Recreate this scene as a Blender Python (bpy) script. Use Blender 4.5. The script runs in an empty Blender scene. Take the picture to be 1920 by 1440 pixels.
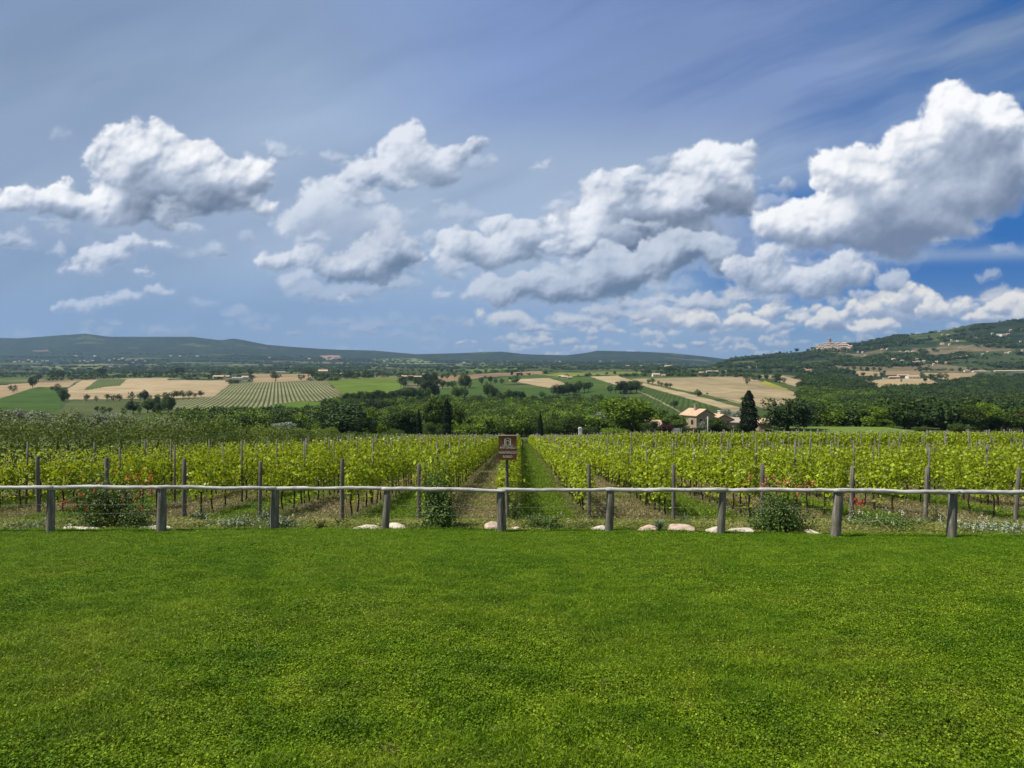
import bpy, math, random
import numpy as np
from math import radians, sin, cos, pi
D = bpy.data
SC = bpy.context.scene
COL = SC.collection
F = 1387.0; CX = 960.0; HY = 690.0; EYE = 1.6      # focal length in photo pixels, principal column, horizon row

# ---------------------------------------------------------------- camera, sun, exposure
cam = D.cameras.new("camera"); camo = D.objects.new("camera", cam); COL.objects.link(camo)
cam.sensor_width = 36; cam.lens = 36*F/1920; cam.shift_y = -30/1920
cam.clip_start = .1; cam.clip_end = 40000
camo.location = (0, 0, EYE); camo.rotation_euler = (radians(90), 0, 0)
SC.camera = camo
SC.view_settings.view_transform = 'Standard'; SC.view_settings.look = 'None'
SC.view_settings.exposure = 0.25; SC.view_settings.gamma = 1
SC.cycles.max_bounces = 6; SC.cycles.diffuse_bounces = 3; SC.cycles.transmission_bounces = 4; SC.cycles.transparent_max_bounces = 6
SC.cycles.use_denoising = True; SC.cycles.denoiser = 'OPENIMAGEDENOISE'; SC.cycles.denoising_input_passes = 'RGB_ALBEDO_NORMAL'; SC.cycles.denoising_prefilter = 'ACCURATE'
SUN_EL, SUN_AZ = 57, -98          # azimuth from the view direction, negative = left
sun = D.lights.new("sun", 'SUN'); sun.energy = 4.9; sun.angle = radians(.55); sun.color = (1, .94, .83)
suno = D.objects.new("sun", sun); COL.objects.link(suno)
_d = (sin(radians(SUN_AZ))*cos(radians(SUN_EL)), cos(radians(SUN_AZ))*cos(radians(SUN_EL)), sin(radians(SUN_EL)))
import mathutils
suno.rotation_euler = mathutils.Vector(_d).to_track_quat('Z', 'Y').to_euler()

# ---------------------------------------------------------------- sky clouds (computed, direction space)
def vnoise(x, y, seed):
    xi = np.floor(x).astype(np.int64); yi = np.floor(y).astype(np.int64)
    fx = x-xi; fy = y-yi
    fx = fx*fx*fx*(fx*(fx*6-15)+10); fy = fy*fy*fy*(fy*(fy*6-15)+10)
    tab = np.random.RandomState(seed).rand(256, 256).astype(np.float32)
    a = tab[xi & 255, yi & 255]; b = tab[(xi+1) & 255, yi & 255]
    c = tab[xi & 255, (yi+1) & 255]; d = tab[(xi+1) & 255, (yi+1) & 255]
    return (a*(1-fx)+b*fx)*(1-fy)+(c*(1-fx)+d*fx)*fy

def fbm2(x, y, seed, octv=5, gain=.5):
    s = 0; a = 1; t = 0
    for o in range(octv):
        s = s+a*vnoise(x*2**o+o*17.3, y*2**o+o*9.1, seed+o); t += a; a *= gain
    return s/t

def worley(x, y, seed):
    xi = np.floor(x).astype(np.int64); yi = np.floor(y).astype(np.int64)
    r = np.random.RandomState(seed); tx = r.rand(128, 128).astype(np.float32); ty = r.rand(128, 128).astype(np.float32)
    best = np.full(x.shape, 9., np.float32)
    for i in (-1, 0, 1):
        for j in (-1, 0, 1):
            cx = xi+i; cy = yi+j
            dx = cx+tx[cx & 127, cy & 127]-x; dy = cy+ty[cx & 127, cy & 127]-y
            best = np.minimum(best, dx*dx+dy*dy)
    return best          # squared distance: round domes

def sstep(x, a, b):
    t = np.clip((x-a)/(b-a), 0, 1); return t*t*(3-2*t)

def blur(a, s):
    k = int(3*s)+1; w = np.exp(-.5*(np.arange(-k, k+1)/s)**2); w /= w.sum()
    p = np.pad(a, ((k, k), (0, 0)), 'edge')
    a = sum(w[i]*p[i:i+a.shape[0]] for i in range(2*k+1))
    p = np.pad(a, ((0, 0), (k, k)), 'edge')
    return sum(w[i]*p[:, i:i+a.shape[1]] for i in range(2*k+1)).astype(np.float32)

def lin(*c):
    c = np.array(c, np.float32)/255
    return np.where(c < .04045, c/12.92, ((c+.055)/1.055)**2.4).astype(np.float32)

SKX0, SKX1, SKY0, SKY1, SKS = -700, 2620, -520, 760, 1.6
def make_sky():
    W = int((SKX1-SKX0)/SKS); H = int((SKY1-SKY0)/SKS)
    X, Y = np.meshgrid(SKX0+(np.arange(W)+.5)*SKS, SKY0+(np.arange(H)+.5)*SKS)
    X = X.astype(np.float32); Y = Y.astype(np.float32)
    # thin high veil: strong on the left, torn into streaks that climb to the right
    rgb = np.zeros((H, W, 3), np.float32); A = np.zeros((H, W), np.float32)
    def over(col, al):
        nonlocal rgb, A
        rgb = rgb*(1-al[..., None])+col*al[..., None]; A = A*(1-al)+al
    wx = X+70*(fbm2(X/300, Y/300, 3, 4)-.5); wy = Y+70*(fbm2(X/300+9, Y/300, 4, 4)-.5)
    rx = wx*.93-wy*.36; ry = wx*.36+wy*.93
    st = fbm2(rx/620, ry/75, 11, 6, .55); st2 = fbm2(rx/900+5, ry/190, 21, 5)
    big = fbm2(X/700, Y/420, 33, 4)
    edge = (X-1150)*.0011-(260-Y)*.0002
    low = sstep(Y, 330, 560)
    veil = .95-.78*sstep(edge+.5*(big-.5), .0, .8)
    veil = veil+.8*(st-.5)*(.1+sstep(X, 500, 1600))+.4*(st2-.5)
    topr = sstep(X, 850, 1700)*sstep(Y, 150, -60)
    veil = veil-.12*topr
    band = np.exp(-(((Y-(330-.36*(X-1100)))/70)**2))*sstep(X, 900, 1200)       # pale streak rising right
    veil = veil+.5*band*(.4+1.2*st)
    band2 = np.exp(-(((Y-(480-.03*(X-1700)))/13)**2))*sstep(X, 1560, 1700)
    veil = np.clip(veil, 0, .93)
    hole = sstep(X+.0*Y, 1180, 1420)*sstep(Y, 320, 400)*(1-sstep(Y, 535, 590))
    veil = veil*(1-.96*hole)+.55*band2
    hz = sstep(Y, 470, 660)
    veil = np.clip(veil+hz*(.55-.1*sstep(X, 1200, 1800)), 0, .95)
    tl = lin(124, 143, 172); tm = lin(152, 169, 191); th = lin(132, 158, 188); tp = lin(112, 135, 184)
    c1 = sstep(Y, 0, 260)[..., None]; c2 = sstep(Y, 440, 600)[..., None]; c3 = (sstep(X, 500, 1000)*(1-sstep(X, 1500, 1900))*(1-sstep(Y, 180, 330)))[..., None]
    vc = tl*(1-c1)+tm*c1; vc = vc*(1-c2)+th*c2; vc = vc*(1-.7*c3)+tp*.7*c3
    vc = vc*(1.1+.45*(st2-.5)[..., None]+.08*(st-.5)[..., None]+.25*(big-.5)[..., None]*1.4)
    rb = np.clip(hole*.85+sstep(X, 1250, 1850)*.45+.0*Y, 0, .9)*(1-sstep(Y, 600, 680)); over(lin(4, 98, 174), rb)
    over(vc, veil)
    # cumulus: union of domes broken up by billows, shaded by the sun from the upper left
    def cumulus(blobs, seed, sc=1.,  white=(250, 251, 253), grey=(112, 128, 150), dens=1., wisp=.5, shade=1., soft=.16):
        nonlocal rgb, A
        blobs = [(c[0], c[1]+9*sc, c[2]*1.08, c[3]*1.10) for c in blobs]; bx = np.array(blobs, np.float32)
        m = 130*sc+40
        x0 = max(0, int(((bx[:, 0]-bx[:, 2]).min()-m-SKX0)/SKS)); x1 = min(W, int(((bx[:, 0]+bx[:, 2]).max()+m-SKX0)/SKS))
        y0 = max(0, int(((bx[:, 1]-bx[:, 3]).min()-m-SKY0)/SKS)); y1 = min(H, int(((bx[:, 1]+bx[:, 3]).max()+m-SKY0)/SKS))
        x = X[y0:y1, x0:x1]; y = Y[y0:y1, x0:x1]
        L = 95*sc
        n1 = fbm2(x/L, y/L, seed, 6, .56); n2 = fbm2(x/L+31, y/L+7, seed+9, 6, .56)
        xx = x+L*.8*(n1-.5); yy = y+L*.8*(n2-.5)
        h = np.zeros_like(x); base = np.zeros_like(x); wsum = np.zeros_like(x)+1e-6
        for (cx, cy, rx_, ry_) in blobs:
            dy = (yy-cy)/ry_; dy = np.where(dy > 0, dy*1.45, dy)
            q = ((xx-cx)/rx_)**2+dy*dy
            d = np.clip(1-q*.8, 0, None)
            h = (h**2.4+(d*min(rx_, ry_*1.3)/(70*sc))**2.4)**(1/2.4)
            w = np.exp(-q*1.6)+1e-5; wsum += w; base += w*((yy-cy)/ry_)
        base = base/wsum
        p = 0; a = 1; t = 0
        u = x+L*.35*(n2-.5); v = y+L*.35*(n1-.5)
        for o, s in enumerate((.66, .33, .17, .085)):
            p = p+a*(1-np.sqrt(np.clip(worley(u/(L*s), v/(L*s), seed+40+o), 0, 1.2))); t += a; a *= .55
        p = p/t                                   # 0..1, high in puff centres
        n3 = fbm2(x/(L*.22)+3, y/(L*.22), seed+77, 4, .6)
        under = sstep(base, -.15, .8)
        f = h*1.25+(p-.55)*(.95-.75*under)*.85+(n1-.5)*(.35+1.3*under*wisp)+(n3-.5)*(.28+.55*under*wisp)-.26
        f = f-(1-sstep(h, 0, .12))*.8
        al = sstep(f, -.06, soft*1.3+.2*n3+.85*under*wisp)*np.clip(dens, 0, 1)
        # relief: big masses first, then puffs
        fc = np.clip(f, 0, None)**.6
        hs = blur(fc*L*.34+p*L*.17*(1-.75*under)+n3*L*.03, 1.5*max(sc, .5))
        gy, gx = np.gradient(hs, SKS)
        nz = 1/np.sqrt(1+gx*gx+gy*gy)
        ndl = (gx*.45+gy*.72)*nz+nz*.3
        hb = blur(fc*L*.8+p*L*.12, 8*sc+1); gy2, gx2 = np.gradient(hb, SKS); nz2 = 1/np.sqrt(1+gx2**2+gy2**2)
        ndb = (gx2*.4+gy2*.85)*nz2+nz2*.2
        # how much cloud lies between here and the sun
        hq = blur(np.clip(f, 0, 1.2), 5*sc+1); occ = 0
        for st_ in (1, 2, 3, 4):
            dx = int(6*sc*st_); dyy = int(13*sc*st_)
            sh = np.zeros_like(hq); sh[dyy:, dx:] = hq[:-dyy or None, :-dx or None] if dx else hq[:-dyy]
            occ = occ+sh
        occ = sstep(occ, .8, 4.2)
        pb = blur(p, 4*sc+1); n4 = fbm2(x/(L*1.3)+8, y/(L*.9)+3, seed+55, 3)
        dt = .35+.65*(1-occ)
        lit = .52*ndl*dt+.16*occ+.36*ndb-.56*occ*shade-.20*under*shade+.5*(pb-.5)*dt+.38*(p-.52)*dt*(1-.5*under)+.95*(n4-.5)+.3*(n3-.5)+.06-.3*(shade-1)
        k = np.clip((lit+.72)/1.55, 0, 1); k = k*k*(3-2*k)*.5+k*.5
        thin = 1-sstep(f, .0, .5)
        g = np.array(lin(*grey)); w_ = np.array(lin(*white)); md = lin(176, 187, 205)
        kk = k[..., None]
        col = np.where(kk < .5, g+(md-g)*kk*2, md+(w_-md)*(kk*2-1))
        tint = lin(165, 182, 206)
        col = col*(1-.35*(thin*under)[..., None])+tint*.35*(thin*under)[..., None]
        halo = sstep(f, -.5-.4*(n3-.5), .35)*(.16+.5*(n2-.3)*.6)*np.clip(dens, 0, 1)*sstep(h, 0, .1)*wisp*1.6
        halo = np.clip(halo*(.35+.65*under), 0, .5); a2 = al+halo*(1-al); hc = lin(172, 187, 208)
        col = (col*al[..., None]+hc*(halo*(1-al))[..., None])/np.maximum(a2, 1e-4)[..., None]; al = a2
        sub = al[..., None]
        rgb[y0:y1, x0:x1] = rgb[y0:y1, x0:x1]*(1-sub)+col*sub
        A[y0:y1, x0:x1] = A[y0:y1, x0:x1]*(1-al)+al
    rnd = np.random.RandomState(5)
    # far bank of small clouds towards the horizon, denser on the right
    for k in range(380):
        t = rnd.rand(); y = 668-112*t**1.5; x = rnd.uniform(-600, 2550)
        if x < 860 and (rnd.rand() < .45 or y < 590): continue
        if 860 < x < 1250 and y < 590: continue
        s = .13+.30*((668-y)/112)*rnd.uniform(.6, 1.3)
        b = [(x+rnd.uniform(-60, 60)*s*1.9, y+rnd.uniform(-22, 10)*s, rnd.uniform(26, 60)*s*1.2, rnd.uniform(22, 46)*s*1.1) for _ in range(4)]
        right = x > 880
        cumulus(b, 300+k, s*.9, (240, 236, 228) if right else (170, 188, 210), (112, 139, 170) if right else (118, 145, 177), (rnd.uniform(.35, .9) if right else rnd.uniform(.3, .7)), 1.1, rnd.uniform(.7, 1.5), .5)
    hzv = sstep(Y, 560, 672)*.42; over(lin(146, 168, 194), hzv)
    W2 = (252, 247, 236)
    for k, (x, y, w, h) in enumerate([(1455, 588, 34, 15), (1500, 596, 30, 14), (1560, 604, 46, 16), (1600, 590, 34, 14), (1665, 586, 56, 26), (1712, 572, 52, 25), (1750, 584, 40, 20), (1812, 582, 26, 20), (1850, 596, 50, 16), (1895, 582, 50, 20), (1960, 590, 70, 26), (1400, 610, 50, 14), (1310, 606, 50, 15), (1640, 612, 60, 12), (1240, 600, 50, 16)]):
        cumulus([(x-w*.4, y, w*.6, h*.95), (x, y-6, w*.62, h*1.5), (x+w*.45, y-2, w*.5, h*1.1)], 620+k, .36, W2, (122, 142, 168), .96, 1., .75, .3)
    for k, (x, y, w, h) in enumerate([(960, 598, 52, 22), (1010, 612, 50, 14), (1070, 596, 56, 16), (1130, 580, 60, 18), (1180, 568, 54, 18), (1250, 560, 60, 18), (1320, 570, 60, 22), (1200, 590, 60, 14), (1400, 560, 50, 14)]):
        cumulus([(x-w*.4, y+4, w*.6, h*.7), (x, y, w*.62, h), (x+w*.45, y+3, w*.5, h*.75)], 660+k, .42, (222, 224, 226), (112, 133, 160), .85, 1.1, 1.05, .4)
    # left
    cumulus([(110, 245, 26, 14)], 90, .4, (190, 203, 222), (130, 152, 185), .45, 1, .8, .5)
    cumulus([(140, 575, 34, 17), (190, 566, 46, 15), (240, 553, 36, 14), (300, 540, 34, 12)], 71, .36, (205, 215, 228), (112, 138, 172), .85, 1, .8, .35)
    cumulus([(380, 565, 34, 10), (445, 583, 30, 14)], 72, .32, (170, 188, 212), (115, 142, 175), .7, 1, .8, .4)
    cumulus([(150, 500, 44, 19), (205, 480, 50, 26), (240, 458, 40, 22), (300, 455, 44, 13), (265, 505, 30, 12)], 73, .5, (232, 236, 243), (120, 142, 172), .92, 1, .75, .3)
    cumulus([(60, 365, 90, 32), (150, 375, 110, 40), (225, 300, 75, 62), (265, 270, 70, 46), (350, 300, 75, 52), (300, 350, 120, 60), (420, 330, 85, 52), (470, 315, 42, 44), (470, 375, 50, 28), (250, 405, 110, 36), (310, 412, 66, 28)],
            81, 1., (255, 255, 255), (92, 108, 130), 1., .9, .98)
    # middle
    cumulus([(590, 545, 60, 26), (660, 548, 70, 20), (740, 535, 60, 20)], 92, .5, (186, 199, 216), (110, 136, 165), .75, 1, .9, .4)
    cumulus([(570, 420, 60, 36), (620, 385, 60, 56), (660, 350, 50, 40), (690, 410, 80, 40)], 93, .8, (238, 241, 247), (128, 150, 178), .85, 1, .7, .3)
    cumulus([(700, 322, 64, 40), (760, 285, 60, 50), (810, 300, 60, 44), (870, 275, 44, 28), (770, 330, 80, 28)], 94, .8, (232, 236, 243), (116, 134, 160), .95, .9, .9, .25)
    cumulus([(530, 490, 44, 26), (575, 478, 40, 34), (625, 485, 50, 32), (680, 478, 46, 36), (725, 462, 50, 44), (762, 470, 34, 34), (660, 503, 120, 26)], 95, .75, (246, 248, 251), (98, 118, 142), 1., .5, .95)
    # centre
    cumulus([(1000, 480, 160, 60), (1180, 440, 220, 80), (1330, 400, 120, 80), (1060, 540, 160, 40), (1380, 480, 90, 60)], 99, 1.2, (176, 190, 210), (124, 142, 170), .62, 1.5, .7, 1.2)
    cumulus([(1500, 470, 120, 60), (1620, 470, 130, 50), (1730, 430, 110, 50)], 98, 1.1, (176, 190, 212), (120, 140, 170), .32, 1.5, .7, 1.2)
    cumulus([(640, 420, 120, 80), (720, 400, 110, 60), (600, 470, 120, 50)], 97, 1.0, (178, 193, 212), (130, 152, 178), .5, 1.5, .7, 1.2)
    cumulus([(160, 430, 170, 40), (330, 440, 110, 30)], 96, 1.0, (160, 177, 200), (122, 143, 172), .5, 1.5, .7, 1.2)
    cumulus([(930, 415, 46, 26), (1000, 440, 80, 40), (900, 470, 66, 36), (860, 470, 56, 40), (950, 480, 70, 32)], 101, .75, (228, 233, 240), (106, 126, 150), .95, .8, 1.)
    cumulus([(1300, 305, 66, 44), (1350, 290, 60, 42), (1330, 330, 90, 40), (1180, 370, 90, 62), (1140, 350, 56, 50), (1240, 385, 110, 62), (1330, 370, 90, 50), (1100, 410, 80, 44), (1200, 440, 150, 50), (1090, 460, 90, 30)],
            104, 1., (246, 248, 252), (96, 111, 134), 1., 1., 1.16)
    cumulus([(920, 545, 50, 32), (975, 535, 50, 26), (1040, 530, 64, 44), (1100, 520, 50, 34), (1150, 505, 60, 46), (1215, 505, 60, 34), (1255, 478, 66, 48), (1000, 558, 110, 22), (1140, 545, 90, 22), (1320, 468, 56, 36), (1350, 490, 40, 26)], 107, .8, (206, 215, 227), (96, 115, 139), 1., 1., 1.15)
    for (xa, xb, ya, yb, nn) in ((0, 520, 370, 470, 10), (500, 830, 270, 560, 16), (820, 1430, 290, 570, 26), (1400, 1900, 340, 560, 16)):
        for k in range(nn):
            x, y, q = rnd.uniform(xa, xb), rnd.uniform(ya, yb), rnd.uniform(.5, 1.3)
            cumulus([(x+rnd.uniform(-24, 24)*q, y+rnd.uniform(-10, 8)*q, rnd.uniform(14, 30)*q, rnd.uniform(9, 20)*q) for _ in range(4)], 700+k+int(xa), .3*q+.12, (214, 222, 234), (118, 136, 162), rnd.uniform(.3, .75), 1.5, rnd.uniform(.7, 1.2), .5)
    # right
    cumulus([(1395, 500, 46, 32), (1445, 490, 34, 36), (1440, 528, 60, 24), (1500, 525, 56, 30), (1555, 512, 54, 38), (1600, 505, 40, 34), (1530, 543, 60, 20)], 112, .7, (234, 237, 243), (116, 133, 158), .97, .8, .95)
    cumulus([(1672, 522, 36, 24)], 113, .45, (205, 212, 224), (118, 134, 160), .9, 1, .9, .35)
    cumulus([(1854, 516, 26, 14)], 114, .35, (165, 180, 205), (100, 125, 165), .75, 1, .9, .4)
    cumulus([(1780, 200, 62, 58), (1850, 235, 80, 62), (1890, 300, 60, 90), (1760, 280, 110, 72), (1640, 330, 100, 62), (1600, 310, 60, 40), (1800, 350, 120, 66), (1690, 400, 150, 60), (1540, 428, 115, 46), (1600, 445, 150, 42), (1780, 410, 70, 26)],
            121, 1.05, (255, 255, 255), (112, 127, 152), 1., .9, 1.0)
    cumulus([(2100, 300, 120, 60), (2200, 260, 80, 60), (2160, 340, 160, 50)], 131, 1., (250, 250, 252), (110, 128, 152), 1., .5, .9)
    cumulus([(-200, 330, 120, 60), (-280, 290, 80, 60), (-240, 370, 160, 50)], 132, 1., (250, 250, 252), (110, 128, 152), 1., .5, .9)
    # fade out at the rim of the computed part
    rim = np.minimum(np.minimum(sstep(X, SKX0, SKX0+300), sstep(-X, -SKX1, -SKX1+300)), sstep(Y, SKY0, SKY0+250))
    A2 = A*rim
    out = np.zeros((H, W, 4), np.float32); out[..., :3] = rgb/np.clip(A, 1e-3, 1)[..., None]; out[..., 3] = A2
    return out[::-1].copy()
def make_world():
    w = D.worlds.new("World"); SC.world = w; w.use_nodes = True
    nt = w.node_tree; N = nt.nodes; L = nt.links; N.clear()
    out = N.new('ShaderNodeOutputWorld'); bg = N.new('ShaderNodeBackground'); L.new(bg.outputs[0], out.inputs[0])
    sky = N.new('ShaderNodeTexSky'); sky.sky_type = 'NISHITA'; sky.sun_disc = False
    sky.sun_elevation = radians(SUN_EL); sky.sun_rotation = radians(SUN_AZ); sky.air_density = 1; sky.dust_density = .2; sky.ozone_density = 5
    arr = make_sky(); H, W = arr.shape[:2]
    img = D.images.new("cloud_field", W, H, alpha=True, float_buffer=True); img.colorspace_settings.name = 'Non-Color'; img.alpha_mode = 'CHANNEL_PACKED'
    arr[..., :3] *= .88; img.pixels.foreach_set(arr.ravel()); img.update(); img.pack()
    g = N.new('ShaderNodeTexCoord'); sp = N.new('ShaderNodeSeparateXYZ'); L.new(g.outputs['Generated'], sp.inputs[0])
    def M(op, a, b=None, c=None):
        n = N.new('ShaderNodeMath'); n.operation = op
        for i, v in enumerate((a, b, c)):
            if v is None: continue
            if isinstance(v, (int, float)): n.inputs[i].default_value = v
            else: L.new(v, n.inputs[i])
        return n.outputs[0]
    yy = M('MAXIMUM', sp.outputs[1], .02)
    px = M('MULTIPLY_ADD', M('DIVIDE', sp.outputs[0], yy), F, CX-SKX0)
    pz = M('MULTIPLY_ADD', M('DIVIDE', sp.outputs[2], yy), F, SKY1-HY)
    cb = N.new('ShaderNodeCombineXYZ'); L.new(M('DIVIDE', px, SKX1-SKX0), cb.inputs[0]); L.new(M('DIVIDE', pz, SKY1-SKY0), cb.inputs[1])
    im = N.new('ShaderNodeTexImage'); im.image = img; im.extension = 'CLIP'; im.interpolation = 'Cubic'; L.new(cb.outputs[0], im.inputs[0])
    sc = N.new('ShaderNodeVectorMath'); sc.operation = 'MULTIPLY'; L.new(sky.outputs[0], sc.inputs[0]); sc.inputs[1].default_value = (SKYK*.05, SKYK*.46, SKYK*.92)
    mx = N.new('ShaderNodeMix'); mx.data_type = 'RGBA'
    # towards the zenith and behind the photograph: broken bright cloud instead of clear blue
    cn = N.new('ShaderNodeTexNoise'); cn.inputs['Scale'].default_value = 2.2; cn.inputs['Detail'].default_value = 5; L.new(g.outputs['Generated'], cn.inputs['Vector'])
    cr = N.new('ShaderNodeMapRange'); L.new(cn.outputs['Fac'], cr.inputs[0])
    for i_, v_ in enumerate((.42, .6, .35, .9)): cr.inputs[i_+1].default_value = v_
    fr = M('LESS_THAN', M('MULTIPLY_ADD', sp.outputs[1], -1, M('MULTIPLY', sp.outputs[2], .9)), 0)
    b0 = N.new('ShaderNodeMix'); b0.data_type = 'RGBA'; L.new(M('MULTIPLY', cr.outputs[0], M('SUBTRACT', 1, fr)), b0.inputs[0]); L.new(sc.outputs[0], b0.inputs[6]); b0.inputs[7].default_value = (.36, .38, .41, 1)
    L.new(im.outputs[1], mx.inputs[0]); L.new(b0.outputs[2], mx.inputs[6]); L.new(im.outputs[0], mx.inputs[7])
    L.new(mx.outputs[2], bg.inputs[0]); bg.inputs[1].default_value = 1.0
    w.cycles.sampling_method = 'MANUAL'; w.cycles.sample_map_resolution = 512
SKYK = .075
make_world()

# ---------------------------------------------------------------- helpers
def at(px, py, d): return ((px-CX)/F*d, d, EYE-(py-HY)/F*d)
def tag(o, label=None, cat=None, group=None, kind=None):
    for k, v in (('label', label), ('category', cat), ('group', group), ('kind', kind)):
        if v: o[k] = v
    return o
def link(o, parent=None):
    COL.objects.link(o)
    if parent: o.parent = parent
    return o
def empty(name, loc=(0, 0, 0), rz=0, sc=1):
    o = D.objects.new(name, None); o.location = loc; o.rotation_euler = (0, 0, rz)
    o.scale = (sc, sc, sc) if isinstance(sc, (int, float)) else sc
    o.empty_display_size = .1; return link(o)
def mesh_np(name, v, f, mat=None, smooth=False, attrs=None, mi=None):
    """v (n,3); f (m,k) all the same corner count, or a list of such arrays"""
    me = D.meshes.new(name); v = np.asarray(v, np.float32)
    fl = f if isinstance(f, list) else [f]; fl = [np.asarray(a, np.int32) for a in fl if len(a)]
    me.vertices.add(len(v)); me.vertices.foreach_set('co', v.ravel())
    li = np.concatenate([a.ravel() for a in fl]); me.loops.add(len(li)); me.loops.foreach_set('vertex_index', li)
    tot = np.concatenate([np.full(len(a), a.shape[1], np.int32) for a in fl]); st = np.concatenate([[0], np.cumsum(tot)[:-1]]).astype(np.int32)
    me.polygons.add(len(tot)); me.polygons.foreach_set('loop_start', st); me.polygons.foreach_set('loop_total', tot)
    me.polygons.foreach_set('use_smooth', np.full(len(tot), smooth, bool))
    for m in (mat if isinstance(mat, (list, tuple)) else [mat]):
        if m: me.materials.append(m)
    if mi is not None: me.polygons.foreach_set('material_index', np.asarray(mi, np.int32))
    for k, a in (attrs or {}).items():
        a = np.asarray(a, np.float32)
        if a.ndim == 1: me.attributes.new(k, 'FLOAT', 'POINT').data.foreach_set('value', a)
        else: me.attributes.new(k, 'FLOAT_COLOR', 'POINT').data.foreach_set('color', np.hstack([a, np.ones((len(a), 1), np.float32)]).ravel() if a.shape[1] == 3 else a.ravel())
    me.update(calc_edges=True); me.validate()
    return me
def obj(name, me, parent=None, loc=(0, 0, 0)):
    o = D.objects.new(name, me); o.location = loc; return link(o, parent)
class MB:
    """collects simple solids into one mesh"""
    def __init__(s): s.v = []; s.q = []; s.t = []; s.n = 0
    def add(s, v, q=(), t=()):
        v = np.asarray(v, float).reshape(-1, 3); s.v.append(v)
        if len(q): s.q.append(np.asarray(q)+s.n)
        if len(t): s.t.append(np.asarray(t)+s.n)
        s.n += len(v); return s
    def box(s, x0, x1, y0, y1, z0, z1):
        return s.add([(x, y, z) for z in (z0, z1) for y in (y0, y1) for x in (x0, x1)],
                     [(0, 2, 3, 1), (4, 5, 7, 6), (0, 1, 5, 4), (2, 6, 7, 3), (0, 4, 6, 2), (1, 3, 7, 5)])
    def tube(s, pts, rad, seg=8, rnd=None, jit=0):
        pts = np.asarray(pts, float); n = len(pts); rad = np.broadcast_to(rad, (n,)); vs = []
        for i in range(n):
            t = pts[min(i+1, n-1)]-pts[max(i-1, 0)]; t /= np.linalg.norm(t)+1e-9
            a = np.cross(t, (0, 0, 1) if abs(t[2]) < .9 else (1, 0, 0)); a /= np.linalg.norm(a); b = np.cross(t, a)
            for k in range(seg):
                r = rad[i]*(1+(rnd.uniform(-jit, jit) if rnd else 0))
                an = 2*pi*k/seg; vs.append(pts[i]+r*(cos(an)*a+sin(an)*b))
        q = [(i*seg+k, i*seg+(k+1) % seg, (i+1)*seg+(k+1) % seg, (i+1)*seg+k) for i in range(n-1) for k in range(seg)]
        vs += [pts[0], pts[-1]]; c0 = n*seg; c1 = c0+1
        t = [(c0, (k+1) % seg, k) for k in range(seg)]+[(c1, (n-1)*seg+k, (n-1)*seg+(k+1) % seg) for k in range(seg)]
        return s.add(vs, q, t)
    def prism(s, poly, y0, y1):
        """closed outline in x,z pushed from y0 to y1"""
        n = len(poly); v = [(x, y, z) for y in (y0, y1) for x, z in poly]
        s.add(v, [(k, (k+1) % n, n+(k+1) % n, n+k) for k in range(n)])
        base = s.n-2*n
        s.t.append(np.array([(base, base+k+1, base+k) for k in range(1, n-1)])); s.t.append(np.array([(base+n, base+n+k, base+n+k+1) for k in range(1, n-1)]))
        return s
    def mesh(s, name, mat, smooth=False):
        f = []
        if s.q: f.append(np.concatenate(s.q))
        if s.t: f.append(np.concatenate(s.t))
        return mesh_np(name, np.concatenate(s.v), f, mat, smooth)
    def build(s, name, mat, parent=None, smooth=False): return obj(name, s.mesh(name, mat, smooth), parent)

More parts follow.
